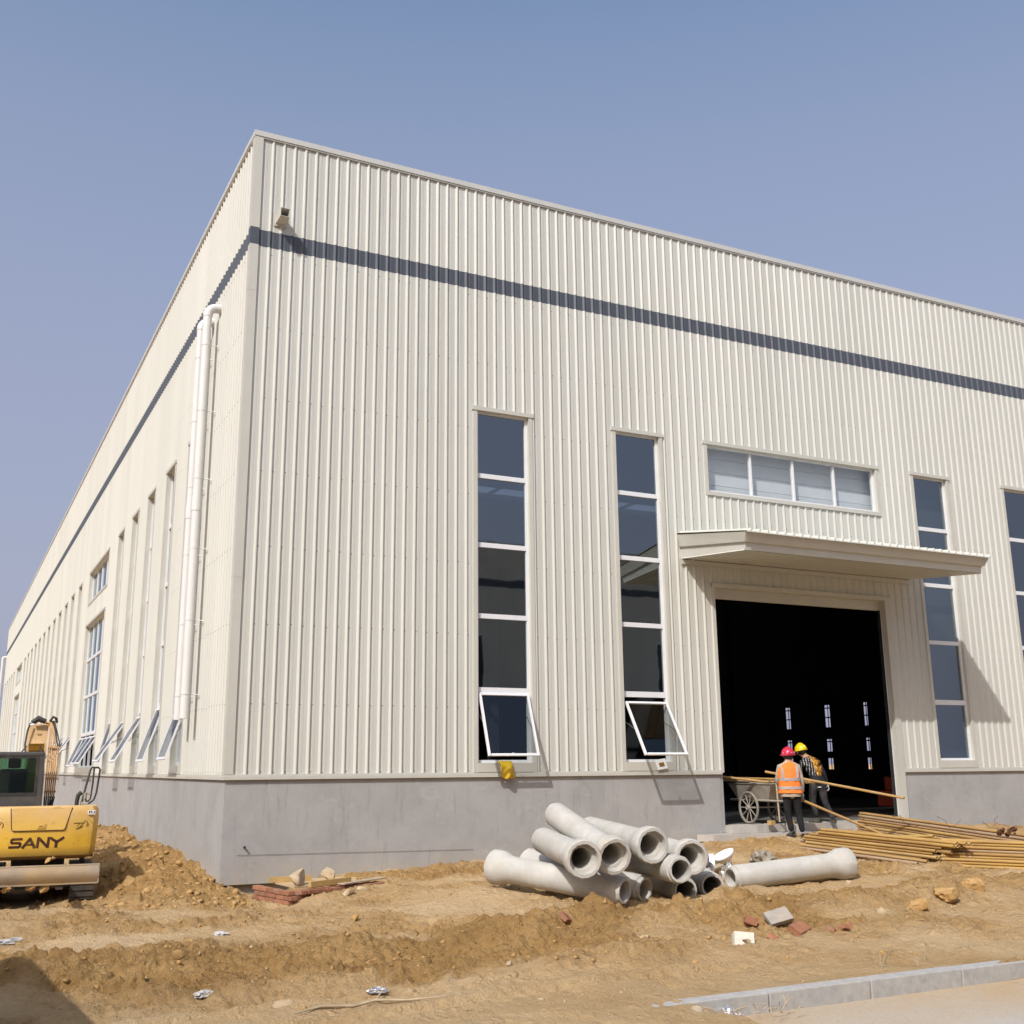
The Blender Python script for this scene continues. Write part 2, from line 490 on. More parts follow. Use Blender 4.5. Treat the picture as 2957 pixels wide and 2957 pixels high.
M['amber'] = plain("brown_label", (0.24, 0.11, 0.03), 0.5, 0, 0.3, 30, 0.3)
M['oppwall'] = plain("cream_steel_opposite", (0.60, 0.57, 0.49), 0.5, 0, 0.05, 1, 0.3)
M['cabin'] = plain("added_cabin_steel", (0.46, 0.50, 0.54), 0.5, 0, 0.06, 2, 0.4)

def mat_shirt():
    k = NT("black_patterned_shirt")
    v = k.coords()
    sx = k.n('SeparateXYZ')
    k.l(v, sx.inputs[0])
    base = (0.012, 0.012, 0.014)
    # rows of white beads slanting over the left of the back
    wv = k.n('TexWave', wave_type='BANDS', bands_direction='X')
    wv.inputs['Scale'].default_value = 6.5
    wv.inputs['Distortion'].default_value = 1.6
    wv.inputs['Detail'].default_value = 1.0
    wv.inputs['Detail Scale'].default_value = 1.5
    k.l(v, wv.inputs['Vector'])
    nb = k.noise(v, 40, 2, 0.5)
    beads = k.math('MULTIPLY', k.ramp(wv.outputs['Fac'], [(0.86, 0.0), (0.95, 1.0)]), k.ramp(nb, [(0.42, 0.0), (0.5, 1.0)]))
    left = k.n('MapRange')
    left.inputs['From Min'].default_value = -0.125
    left.inputs['From Max'].default_value = -0.165
    k.l(sx.outputs[0], left.inputs[0])
    zl = k.n('MapRange')
    zl.inputs['From Min'].default_value = 0.94
    zl.inputs['From Max'].default_value = 0.98
    k.l(sx.outputs[2], zl.inputs[0])
    c = k.mix(k.math('MULTIPLY', k.math('MULTIPLY', beads, left.outputs[0]), zl.outputs[0]), base, (0.62, 0.60, 0.56))
    # gold scrollwork on the right
    vo = k.noise(v, 10, 4, 0.65, 2.5)
    gold = k.ramp(vo, [(0.38, (0.02, 0.008, 0.003)), (0.47, (0.28, 0.10, 0.008)), (0.56, (0.55, 0.27, 0.025)), (0.66, (0.85, 0.66, 0.28))])
    r1 = k.n('MapRange')
    r1.inputs['From Min'].default_value = -0.20
    r1.inputs['From Max'].default_value = -0.16
    sl = k.math('ADD', sx.outputs[0], k.math('MULTIPLY', k.math('SUBTRACT', sx.outputs[2], 1.15), 0.28))
    k.l(sl, r1.inputs[0])
    r2 = k.n('MapRange')
    r2.inputs['From Min'].default_value = 0.005
    r2.inputs['From Max'].default_value = -0.03
    k.l(sx.outputs[0], r2.inputs[0])
    c = k.mix(k.math('MULTIPLY', k.math('MULTIPLY', r1.outputs[0], r2.outputs[0]), k.math('MULTIPLY', zl.outputs[0], k.ramp(vo, [(0.3, 0.0), (0.4, 1.0)]))), c, gold)
    k.base(c)
    k.set(0.7, 0, 0.3)
    return k.m
M['shirt'] = mat_shirt()
# ---------------------------------------------------------------- mesh helpers
class MB:
    """collects faces and links them as one mesh object"""
    def __init__(self):
        self.v, self.f, self.mi, self.sm, self.mats = [], [], [], [], []
    def slot(self, m):
        if m not in self.mats:
            self.mats.append(m)
        return self.mats.index(m)
    def add(self, vs, fs, m, smooth=False, T=None):
        o = len(self.v)
        s = self.slot(m)
        for p in vs:
            p = Vector(p)
            self.v.append(T @ p if T is not None else p)
        for q in fs:
            self.f.append([o + i for i in q])
            self.mi.append(s)
            self.sm.append(smooth)
        return self
    def quad(self, a, b, c, d, m):
        return self.add([a, b, c, d], [(0, 1, 2, 3)], m)
    def box(self, x0, x1, y0, y1, z0, z1, m, T=None):
        vs = [(x0, y0, z0), (x1, y0, z0), (x1, y1, z0), (x0, y1, z0), (x0, y0, z1), (x1, y0, z1), (x1, y1, z1), (x0, y1, z1)]
        fs = [(0, 3, 2, 1), (4, 5, 6, 7), (0, 1, 5, 4), (1, 2, 6, 5), (2, 3, 7, 6), (3, 0, 4, 7)]
        return self.add(vs, fs, m, False, T)
    def cbox(self, x0, x1, y0, y1, z0, z1, c, m, T=None):
        """box with chamfered vertical and horizontal edges"""
        bm = bmesh.new()
        r = bmesh.ops.create_cube(bm, size=1.0)
        for v in bm.verts:
            v.co = Vector(((x0 + x1) / 2 + v.co.x * (x1 - x0), (y0 + y1) / 2 + v.co.y * (y1 - y0), (z0 + z1) / 2 + v.co.z * (z1 - z0)))
        bmesh.ops.bevel(bm, geom=list(bm.edges), offset=c, segments=2, affect='EDGES', profile=0.6)
        bm.verts.index_update()
        self.add([v.co.copy() for v in bm.verts], [[v.index for v in f.verts] for f in bm.faces], m, False, T)
        bm.free()
        return self
    def prism(self, poly, z0, z1, m, T=None, smooth=False):
        n = len(poly)
        vs = [(x, y, z0) for x, y in poly] + [(x, y, z1) for x, y in poly]
        fs = [list(range(n))[::-1], list(range(n, 2 * n))] + [(i, (i + 1) % n, n + (i + 1) % n, n + i) for i in range(n)]
        return self.add(vs, fs, m, smooth, T)
    def lathe(self, prof, seg, m, T=None, smooth=True, close=False):
        """profile of (x, r) turned about the local X axis"""
        vs, fs = [], []
        n = len(prof)
        for x, r in prof:
            for j in range(seg):
                a = 2 * math.pi * j / seg
                vs.append((x, r * math.cos(a), r * math.sin(a)))
        rng = range(n if close else n - 1)
        for i in rng:
            k = (i + 1) % n
            for j in range(seg):
                jj = (j + 1) % seg
                fs.append((i * seg + j, i * seg + jj, k * seg + jj, k * seg + j))
        return self.add(vs, fs, m, smooth, T)
    def tube(self, pts, r, m, seg=8, caps=True, smooth=True):
        pts = [Vector(p) for p in pts]
        n = len(pts)
        rs = r if isinstance(r, (list, tuple)) else [r] * n
        vs, fs = [], []
        up = None
        for i, p in enumerate(pts):
            d = (pts[min(i + 1, n - 1)] - pts[max(i - 1, 0)]).normalized()
            if up is None:
                up = Vector((0, 0, 1)) if abs(d.z) < 0.9 else Vector((1, 0, 0))
            a = d.cross(up)
            a.normalize()
            b = a.cross(d)
            up = b
            for j in range(seg):
                t = 2 * math.pi * j / seg
                vs.append(p + (a * math.cos(t) + b * math.sin(t)) * rs[i])
        for i in range(n - 1):
            for j in range(seg):
                jj = (j + 1) % seg
                fs.append((i * seg + j, (i + 1) * seg + j, (i + 1) * seg + jj, i * seg + jj))
        self.add(vs, fs, m, smooth)
        if caps:
            self.add(vs[:seg], [list(range(seg))], m)
            self.add(vs[-seg:], [list(range(seg))[::-1]], m)
        return self
    def ball(self, c, r, m, seg=12, ring=8, T=None, cut=None):
        """ellipsoid; r may be three radii; cut keeps only z above cut*r"""
        rx, ry, rz = (r, r, r) if isinstance(r, (int, float)) else r
        a0 = -math.pi / 2 if cut is None else math.asin(cut)
        vs, fs = [], []
        for i in range(ring + 1):
            a = a0 + (math.pi / 2 - a0) * i / ring
            for j in range(seg):
                t = 2 * math.pi * j / seg
                vs.append((c[0] + rx * math.cos(a) * math.cos(t), c[1] + ry * math.cos(a) * math.sin(t), c[2] + rz * math.sin(a)))
        for i in range(ring):
            for j in range(seg):
                jj = (j + 1) % seg
                fs.append((i * seg + j, i * seg + jj, (i + 1) * seg + jj, (i + 1) * seg + j))
        return self.add(vs, fs, m, True, T)
    def rock(self, c, r, m, rnd, sub=2, squash=(1, 1, 0.75), rough=0.25):
        bm = bmesh.new()
        bmesh.ops.create_icosphere(bm, subdivisions=sub, radius=1.0)
        cuts = [Vector((rnd.uniform(-1, 1), rnd.uniform(-1, 1), rnd.uniform(-1, 1))).normalized() for _ in range(11)]
        offs = [rnd.uniform(0.40, 0.78) for _ in cuts]
        for v in bm.verts:
            p = v.co.copy()
            for k_, o_ in zip(cuts, offs):
                dd = p.dot(k_)
                if dd > o_:
                    p -= k_ * (dd - o_)
            p *= 1 + rnd.uniform(-rough, rough) * 0.25
            v.co = Vector((p.x * squash[0], p.y * squash[1], p.z * squash[2])) * r
        q = Euler((rnd.uniform(-0.4, 0.4), rnd.uniform(-0.4, 0.4), rnd.uniform(0, 6.3))).to_matrix()
        bm.verts.index_update()
        self.add([Vector(c) + q @ v.co for v in bm.verts], [[v.index for v in f.verts] for f in bm.faces], m, False)
        bm.free()
        return self
    def mesh(self, name):
        me = bpy.data.meshes.new(name)
        me.from_pydata([tuple(p) for p in self.v], [], self.f)
        for m in self.mats:
            me.materials.append(m)
        me.polygons.foreach_set('material_index', self.mi)
        me.polygons.foreach_set('use_smooth', self.sm)
        me.update()
        return me
    def build(self, name, parent=None, origin=None, loc=None):
        """link as one object; origin moves the object's origin (its vertices stay put)"""
        if origin is not None:
            o = Vector(origin)
            self.v = [p - o for p in self.v]
        ob = link(name, self.mesh(name), parent)
        if origin is not None:
            ob.location = origin
        if loc is not None:
            ob.location = loc
        return ob

def link(name, data, parent=None, matrix=None):
    ob = bpy.data.objects.new(name, data)
    COL.objects.link(ob)
    if parent is not None:
        ob.parent = parent
    if matrix is not None:
        ob.matrix_world = matrix
    return ob

def tag(o, label, cat, group=None):
    o['label'] = label
    o['category'] = cat
    if group:
        o['group'] = group
    return o

def thing(name, label, cat, loc=(0, 0, 0), rz=0.0, group=None):
    o = bpy.data.objects.new(name, None)
    COL.objects.link(o)
    o.empty_display_size = 0.2
    o.location = loc
    o.rotation_euler = (0, 0, rz)
    return tag(o, label, cat, group)

def structure(o):
    o['kind'] = 'structure'
    return o

def stuff(o):
    o['kind'] = 'stuff'
    return o

def bevel(o, w=0.01, seg=2, ang=40):
    md = o.modifiers.new("bevel", 'BEVEL')
    md.width = w
    md.segments = seg
    md.limit_method = 'ANGLE'
    md.angle_limit = R(ang)
    return o

def frame_x(a, b):
    """matrix whose local X runs from a to b, origin at a"""
    a, b = Vector(a), Vector(b)
    x = (b - a).normalized()
    up = Vector((0, 0, 1)) if abs(x.z) < 0.95 else Vector((0, 1, 0))
    y = up.cross(x).normalized()
    z = x.cross(y)
    return Matrix.Translation(a) @ Matrix(((x.x, y.x, z.x), (x.y, y.y, z.y), (x.z, y.z, z.z))).to_4x4()

# ---------------------------------------------------------------- ground
def _hash(ix, iy, seed):
    h = (ix.astype(np.int64) * 374761393 + iy.astype(np.int64) * 668265263 + seed * 1442695041) & 0x7fffffff
    h = ((h ^ (h >> 13)) * 1274126177) & 0x7fffffff
    return ((h ^ (h >> 16)) & 0xffff) / 65535.0

def vnoise(x, y, seed=0):
    ix, iy = np.floor(x), np.floor(y)
    fx, fy = x - ix, y - iy
    u, v = fx * fx * fx * (fx * (fx * 6 - 15) + 10), fy * fy * fy * (fy * (fy * 6 - 15) + 10)
    a, b = _hash(ix, iy, seed), _hash(ix + 1, iy, seed)
    c, d = _hash(ix, iy + 1, seed), _hash(ix + 1, iy + 1, seed)
    return (a + (b - a) * u) * (1 - v) + (c + (d - c) * u) * v - 0.5

def fbm(x, y, octaves=5, seed=0, gain=0.5):
    t, a, f = 0, 1.0, 1.0
    for o in range(octaves):
        c, s = math.cos(o * 0.7), math.sin(o * 0.7)
        t = t + a * vnoise((x * c - y * s) * f + 13.7 * o, (x * s + y * c) * f - 7.1 * o, seed + o)
        a *= gain
        f *= 2.03
    return t

GP = [(-4, -12.5, -1.63), (0, -12, -1.56), (4, -11.2, -1.50), (8, -11.2, -1.49), (1.4, -11.2, -1.52), (0.4, -11.3, -1.50), (0.5, -11.7, -1.50), (-3, -9, -1.61), (-1, -9.5, -1.60), (2, -10.4, -1.53), (5, -10.4, -1.50),
      (-4.5, -6, -1.62), (-3.4, -3.7, -1.62), (-1.2, -6.4, -1.59), (0.7, -4.2, -1.60), (2, -3, -1.58), (3.9, -1.5, -1.52), (3.4, -9, -1.49), (8.2, -8.3, -1.45), (7.6, -6.5, -1.47),
      (3.5, -6.4, -1.55), (2.4, -4.7, -1.45), (4.5, -5.6, -1.55), (5.9, -5.4, -1.58), (8, -5.5, -1.48), (0.30, -0.15, -1.93), (0.75, -0.15, -1.95), (0.55, -0.35, -1.90), (1.25, -0.1, -1.75), (0.2, -1.2, -1.82), (0.02, -2.3, -1.80), (0.15, -3.05, -1.74), (0.7, -3.0, -1.60), (1.1, -2.95, -1.565), (1.6, -2.6, -1.56), (1.2, -1.2, -1.66), (1.8, -0.1, -1.62), (2.1, -0.1, -1.57), (3.4, -0.1, -1.50),
      (5, -0.1, -1.50), (8, -0.1, -1.44), (9.6, -0.4, -1.38), (9.4, -1.6, -1.34), (10.1, -1.9, -1.21), (12, -1.1, -1.18), (14, -1, -1.20), (16, -1, -1.26), (10, -3.5, -1.33), (9.7, -5.6, -1.40),
      (12.4, -1.1, -1.19), (11.5, -5, -1.37), (11, -6.8, -1.42), (20, -3, -1.35), (14, -7, -1.42), (8, -3, -1.36), (6.5, -3, -1.45), (20, -10, -1.45),
      (-2.5, 2.5, -1.99), (-2.6, 0.2, -2.00), (-2.6, -0.7, -1.98), (-2.6, -1.5, -1.75), (-3.4, -1.5, -1.75), (-1.7, -0.6, -1.93), (-3.6, 1.5, -1.99), (-1.75, 1.5, -1.97), (-1.75, 0.3, -1.97), (-1.75, -1.45, -1.74),
      (-0.3, 1.8, -1.47), (-0.15, 4, -1.44), (-0.3, 6.4, -1.40), (-0.9, 3, -1.60), (-0.75, 1.2, -1.55), (-0.5, 0.0, -1.58), (-0.9, -0.9, -1.62), (-0.4, -1.0, -1.64), (-0.9, -2.4, -1.66), (-0.35, -2.3, -1.72), (-1.3, -1.9, -1.72),
      (-1.2, 5, -1.55), (-2, 8, -1.85), (-2, 14, -1.65), (-0.5, 12, -1.35), (-0.2, 9, -1.35), (-1.3, 9, -1.5), (-6, 4, -1.8), (-7, -8, -1.64), (-7, -3, -1.66), (-3, 30, -1.65), (-6, 20, -1.7), (24, 1, -1.4), (30, -8, -1.5), (6, 6, -1.5), (14, 6, -1.5)]
_gp = np.array(GP)
_A = np.hypot(_gp[:, None, 0] - _gp[None, :, 0], _gp[:, None, 1] - _gp[None, :, 1])
_W = np.linalg.solve(_A + 1e-6 * np.eye(len(_gp)), _gp[:, 2] + 1.55)

def seg_dist(x, y, ax, ay, bx, by):
    t = np.clip(((x - ax) * (bx - ax) + (y - ay) * (by - ay)) / ((bx - ax) ** 2 + (by - ay) ** 2), 0, 1)
    return np.hypot(x - ax - t * (bx - ax), y - ay - t * (by - ay)), t

def looseness(x, y):
    """how freshly dug the soil is (0 trodden, 1 loose)"""
    d1, t1 = seg_dist(x, y, 0.8, -7.9, 10.5, -8.3)
    d2, _ = seg_dist(x, y, -1.2, -8.2, 1.2, -8.5)
    d3, _ = seg_dist(x, y, -1.0, -2.2, -0.5, 16.0)
    d4, _ = seg_dist(x, y, -4.0, -7.2, -1.5, -8.2)
    d5, _ = seg_dist(x, y, 1.8, -1.0, 5.0, -1.2)
    l = np.maximum.reduce([np.exp(-(d1 / 0.75) ** 2), 0.85 * np.exp(-(d2 / 0.75) ** 2), np.exp(-(d3 / 1.0) ** 4),
                           0.8 * np.exp(-(d4 / 0.9) ** 2), 0.6 * np.exp(-(d5 / 0.8) ** 2)])
    n = fbm(x * 0.8, y * 0.8, 5, 91, 0.6)
    verge = np.exp(-(np.maximum(0, y + 10.9) / 0.5) ** 2) * 0 + np.clip((-9.5 - y) / 0.8, 0, 1)
    return np.clip(l + 0.27 + n * 1.1 - 0.6 * verge, 0, 1)

def ground_z(x, y):
    x, y = np.asarray(x, float), np.asarray(y, float)
    sh = x.shape
    xf, yf = x.ravel(), y.ravel()
    z = np.empty_like(xf)
    for i in range(0, len(xf), 40000):
        d = np.hypot(xf[i:i + 40000, None] - _gp[None, :, 0], yf[i:i + 40000, None] - _gp[None, :, 1])
        z[i:i + 40000] = d @ _W - 1.55
    z = z.reshape(sh)
    far = np.clip((np.hypot(x - 4, y + 2) - 22) / 14, 0, 1)
    z = z * (1 - far) + (-1.62) * far
    l = looseness(x, y)
    d1, t1 = seg_dist(x, y, 1.2, -8.05, 11.5, -8.3)
    z = z + 0.17 * np.exp(-(d1 / 0.55) ** 2) * (0.8 + 0.9 * vnoise(x * 1.3, y * 1.3, 5)) * (1 - far)
    d2, _ = seg_dist(x, y, -3.4, -7.4, 1.2, -8.3)
    z = z + 0.09 * np.exp(-(d2 / 0.55) ** 2) * (0.7 + 1.2 * vnoise(x * 1.1, y * 1.1, 8)) * (1 - far)
    d4, _ = seg_dist(x, y, 4.15, -6.95, 5.5, -6.45)
    z = z + 0.13 * np.exp(-(d4 / 0.26) ** 2) * (0.75 + vnoise(x * 3, y * 3, 6))
    d3, _ = seg_dist(x, y, 1.6, -3.4, 2.6, -6.3)
    z = z + 0.05 * np.exp(-(d3 / 0.35) ** 2)
    rough = 0.35 + 0.65 * l
    z = z + (0.075 * fbm(x * 0.55, y * 0.55, 3, 11)) * (1 - 0.6 * far)
    z = z + rough * 0.13 * fbm(x * 1.9, y * 1.9, 6, 21, 0.60) * (1 - far)
    clod = np.abs(fbm(x * 5.0, y * 5.0, 4, 31, 0.6))
    z = z + (0.012 + 0.085 * l) * (0.30 - clod) * (1 - far)
    fine = np.abs(fbm(x * 13.0, y * 13.0, 3, 61, 0.6))
    z = z + (0.004 + 0.030 * l) * (0.26 - fine) * (1 - far)
    clump = np.clip(fbm(x * 1.6, y * 1.6, 3, 81) * 2.2 + 0.35, 0, 1) * (0.12 + 0.88 * l)
    for fr, amp, thr, sd in ((4.3, 0.055, 0.20, 83), (8.0, 0.036, 0.15, 84), (14.0, 0.022, 0.12, 85), (23.0, 0.013, 0.10, 86)):
        wx, wy = x + 0.35 / fr * vnoise(x * fr * 1.7, y * fr * 1.7, sd + 20), y + 0.35 / fr * vnoise(x * fr * 1.7, y * fr * 1.7, sd + 40)
        v_n = vnoise(wx * fr + sd, wy * fr, sd)
        e_ = np.clip((v_n - thr) / 0.07, 0, 1)
        z = z + amp * clump * e_ * e_ * (3 - 2 * e_) * (0.7 + 1.2 * (v_n - thr)) * (1 - far)
    hole = np.clip(vnoise(x * 9.0, y * 9.0, 71) - 0.22, 0, 1)
    z = z - (0.03 + 0.10 * l) * hole * (1 - far)
    # tyre ruts over the trodden track
    rut = np.sin((x * 0.30 + y * 0.95) * 9.0 + 2.2 * vnoise(x * 0.5, y * 0.5, 3))
    z = z + 0.008 * rut * (1 - l) * np.clip(1 - np.abs(y + 5.2) / 3.0, 0, 1)
    # wheel tracks with a lug pattern pressed into the trodden ground
    for ax, ay, bx, by in ((-4.6, -10.0, 2.6, -9.75), (-4.6, -10.75, 2.4, -10.45), (-0.5, -6.6, 2.9, -9.9), (0.15, -6.0, 3.6, -9.6)):
        dd, tt = seg_dist(x, y, ax, ay, bx, by)
        ln_ = math.hypot(bx - ax, by - ay)
        wob = dd + 0.03 * vnoise(x * 1.7, y * 1.7, 44)
        inside = np.clip((0.13 - wob) / 0.04, 0, 1) * np.clip(tt * 12, 0, 1) * np.clip((1 - tt) * 12, 0, 1)
        z = z - inside * (0.034 + 0.016 * np.sin(tt * ln_ * 42 + dd * 18)) * np.clip(1.1 - l, 0.25, 1)
        z = z + 0.02 * np.exp(-((wob - 0.17) / 0.04) ** 2) * np.clip(tt * 12, 0, 1) * np.clip((1 - tt) * 12, 0, 1)
    # level behind the kerb, and cut away under the road
    k = np.clip((y + 11.42) / 0.5, 0, 1)
    on = np.clip((x - 0.2) / 0.9, 0, 1)
    z = np.where((y > -11.47), z * (1 - on * (1 - k)) + (-1.505) * on * (1 - k), z)
    cut = np.clip((x - 0.75) / 0.5, 0, 1) * np.clip((-11.50 - y) / 0.06, 0, 1)
    z = z * (1 - cut) + np.minimum(z, -1.70) * cut
    return z

def gz(x, y):
    return float(ground_z(np.array([float(x)]), np.array([float(y)]))[0])

def graded(breaks):
    out = [breaks[0][0]]
    for (a, _), (b, st) in zip(breaks[:-1], breaks[1:]):
        n = max(1, int(round((b - a) / st)))
        out += [a + (b - a) * (i + 1) / n for i in range(n)]
    return np.array(out)

xs = graded([(-3000, 0), (-300, 300), (-40, 20), (-9, 1.0), (-5, 0.12), (-4.5, 0.04), (7.0, 0.02), (13, 0.05), (24, 0.2), (60, 3), (300, 30), (3000, 300)])
ys = graded([(-3000, 0), (-300, 300), (-40, 20), (-15, 1.0), (-12.2, 0.06), (-11.6, 0.03), (-5.0, 0.02), (1.5, 0.045), (8, 0.12), (24, 0.4), (90, 3), (300, 30), (3000, 300)])
GX, GY = np.meshgrid(xs, ys)
GZ = ground_z(GX, GY)
nx, ny = len(xs), len(ys)
me = bpy.data.meshes.new("ground")
me.vertices.add(nx * ny)
me.vertices.foreach_set('co', np.stack([GX, GY, GZ], -1).astype(np.float32).ravel())
idx = np.arange(nx * ny).reshape(ny, nx)
quads = np.stack([idx[:-1, :-1], idx[:-1, 1:], idx[1:, 1:], idx[1:, :-1]], -1).reshape(-1, 4)
me.loops.add(quads.size)
me.loops.foreach_set('vertex_index', quads.ravel().astype(np.int32))
me.polygons.add(len(quads))
me.polygons.foreach_set('loop_start', np.arange(0, quads.size, 4, dtype=np.int32))
me.polygons.foreach_set('use_smooth', np.ones(len(quads), dtype=bool))
me.update()
at = me.attributes.new('loose', 'FLOAT', 'POINT')
at.data.foreach_set('value', looseness(GX, GY).astype(np.float32).ravel())
me.materials.append(M['soil'])
ground = structure(link("ground", me))

# road and kerb (parallel to the hall)
b = MB()
b.box(0.2, 40, -30, -16.4, -1.9, -1.632, M['road'])
b.box(0.2, 3.9, -16.38, -11.52, -1.9, -1.632, M['road'])
b.box(3.915, 9.0, -16.38, -11.52, -1.9, -1.632, M['road'])
b.box(9.015, 40, -16.38, -11.52, -1.9, -1.632, M['road'])
structure(b.build("road"))
kerb = structure(bpy.data.objects.new("kerb", None))
COL.objects.link(kerb)
kx = 0.43
while kx < 14:
    b = MB()
    ln = 0.985
    b.cbox(0, ln, -0.075, 0.075, -0.28, 0, 0.008, M['kerb'])
    ob = b.build("kerb_stone", kerb)
    ob.location = (kx, -11.49 + 0.03 * (kx - 1.4) / 1.0 * 0.3, -1.497 + random.uniform(-.003, .003))
    ob.rotation_euler = (0, 0, R(0.6) + random.uniform(-.004, .004))
    kx += 1.0

# ---------------------------------------------------------------- the factory hall
hall = thing("factory_hall", "long cream corrugated steel factory hall with a dark grey band on a grey rendered base", "building")
H, ZB0, ZB1 = 11.745, 9.458, 9.780
XE, YE = 24.94, 82.9
PITCH = 0.21
PROF = [(0.0, 0.0), (0.032, 0.029), (0.047, 0.029), (0.062, 0.0), (0.096, 0.0), (0.102, 0.0028), (0.140, 0.0028), (0.146, 0.0)]

def profile(u0, u1, start):
    pts = set()
    k = math.floor((u0 - start) / PITCH) - 1
    while start + k * PITCH < u1 + PITCH:
        for du, n in PROF:
            pts.add(round(start + k * PITCH + du, 5))
        k += 1
    return pts

def prof_n(u, start):
    t = (u - start) % PITCH
    P = PROF + [(PITCH, 0.0)]
    for (a, na), (b_, nb) in zip(P[:-1], P[1:]):
        if a - 1e-9 <= t <= b_ + 1e-9:
            return na + (nb - na) * (t - a) / max(b_ - a, 1e-9)
    return 0.0

def sheet_faces(mb, u0, u1, z0, z1, holes, start, m, to_world, off=0.0):
    us = sorted([p for p in profile(u0, u1, start) if u0 < p < u1] + [u0, u1] + [h for q in holes for h in q[:2] if u0 < h < u1])
    for a, c in zip(us[:-1], us[1:]):
        if c - a < 1e-5:
            continue
        mid = (a + c) / 2
        spans = [(z0, z1)]
        for h0, h1, hz0, hz1 in holes:
            if h0 < mid < h1:
                ns = []
                for s0, s1 in spans:
                    if hz0 > s0: ns.append((s0, min(s1, hz0)))
                    if hz1 < s1: ns.append((max(s0, hz1), s1))
                spans = [s for s in ns if s[1] - s[0] > 1e-4]
        na, nc = prof_n(a, start) + off, prof_n(c, start) + off
        for s0, s1 in spans:
            mb.quad(to_world(a, na, s0), to_world(c, nc, s0), to_world(c, nc, s1), to_world(a, na, s1), m)

def wall_cladding(u_end, holes, start, to_world, parts_to):
    rest = {}
    u = 0.0
    first = True
    while u < u_end - 0.01:
        u1 = u + 4 * PITCH if not first else start + 2 * PITCH - 0.01
        first = False
        u1 = min(u1, u_end)
        for nm, z0, z1, m, off in (("cladding_sheet", -0.01, ZB0, M['clad'], 0.0), ("band_sheet", ZB0 - 0.02, ZB1, M['band'], 0.003), ("cladding_sheet", ZB1 - 0.02, H - 0.10, M['clad'], 0.006)):
            near = u < parts_to
            key = (nm, z0)
            mb = MB() if near else rest.setdefault(key, MB())
            hs = [h for h in holes if h[1] > u and h[0] < u1 and h[3] > z0 and h[2] < z1]
            sheet_faces(mb, u, u1, z0, z1, hs, start, m, to_world, off)
            if near and mb.f:
                # a sheet cut right through by an opening is two sheets
                full = [h for h in hs if h[0] <= u + 1e-6 and h[1] >= u1 - 1e-6]
                if full and full[0][2] > z0 and full[0][3] < z1:
                    for za, zb2 in ((z0, full[0][2]), (full[0][3], z1)):
                        mb = MB()
                        sheet_faces(mb, u, u1, za, zb2, [h for h in hs if h != full[0]], start, m, to_world, off)
                        if mb.f:
                            mb.build(nm, hall, origin=to_world((u + u1) / 2, 0, za))
                else:
                    mb.build(nm, hall, origin=to_world((u + u1) / 2, 0, z0))
        u = u1
    for (nm, z0), mb in rest.items():
        stuff(mb.build(nm, hall, origin=to_world(parts_to, 0, z0)))

front = lambda u, n, z: Vector((u, -n, z))
left = lambda u, n, z: Vector((-n, u, z))

# openings: (u0, u1, z0, z1) of the outer flashing
W_FRONT = [(4.45, 5.75), (7.62, 8.87), (16.05, 17.33), (19.19, 20.49)]
HWIN = (9.95, 15.0, 5.76, 6.97)
DOOR = (9.96, 14.98, -0.02, 3.85)
WZ0, WZ1 = 0.10, 6.965
W_LEFT = [(3.68, 4.85), (6.32, 7.49), (8.95, 10.10), (11.58, 12.71), (14.22, 15.39), (24.92, 26.03), (27.62, 28.80), (30.32, 31.46), (33.04, 34.18),
          (35.80, 36.95), (38.60, 39.75), (41.40, 42.55), (44.28, 45.43), (47.12, 48.27), (49.95, 51.10), (52.82, 53.97), (55.74, 56.89), (67.1, 68.25), (70.1, 71.25), (73.1, 74.25), (76.1, 77.25), (79.2, 80.35)]
BIG_LEFT = [(17.46, 22.56, 0.10, 5.06), (59.2, 64.5, 0.10, 5.0)]
HW_LEFT = [(17.40, 22.56, 5.73, 6.95), (59.2, 64.5, 5.72, 6.95)]
I = 0.05
fh = [(a + I, c - I, WZ0 + 0.0, WZ1 - I) for a, c in W_FRONT] + [(HWIN[0] + I, HWIN[1] - I, HWIN[2] + I, HWIN[3] - I), (DOOR[0] + I, DOOR[1] - I, -0.1, DOOR[3] - I)]
lh = [(a + I, c - I, WZ0, WZ1 - I) for a, c in W_LEFT] + [(a + I, c - I, z0 + (0 if z0 < 1 else I), z1 - I) for a, c, z0, z1 in BIG_LEFT + HW_LEFT]
wall_cladding(XE, fh, 0.286, front, 99)
wall_cladding(YE, lh, 0.286, left, 42)

# plinth, footing, flashing, corner, coping
b = MB(); b.box(-0.004, 9.96, 0.006, 0.24, -1.685, -0.035, M['plinth']); b.build("plinth_wall", hall, origin=(5, 0, -1.8))
b = MB(); b.box(14.98, XE, 0.006, 0.24, -1.9, -0.035, M['plinth']); b.build("plinth_wall", hall, origin=(20, 0, -1.9))
b = MB(); b.box(-0.004, 0.24, 0.243, YE, -2.2, -0.035, M['plinth']); b.build("plinth_wall", hall, origin=(0, 40, -2))
b = MB(); b.box(0.05, 9.9, 0.10, 0.22, -2.6, -1.688, M['footing']); b.build("footing", hall, origin=(5, 0, -2))
b = MB(); b.box(-0.045, 9.985, -0.045, 0.0, -0.055, 0.0, M['trim'])
b.box(-0.030, 9.985, -0.030, 0.0, 0.0, 0.03, M['trim']); b.build("drip_flashing", hall, origin=(5, 0, 0))
b = MB(); b.box(14.95, XE, -0.045, 0.0, -0.055, 0.0, M['trim']); b.box(14.95, XE, -0.030, 0.0, 0.0, 0.03, M['trim']); b.build("drip_flashing", hall, origin=(20, 0, 0))
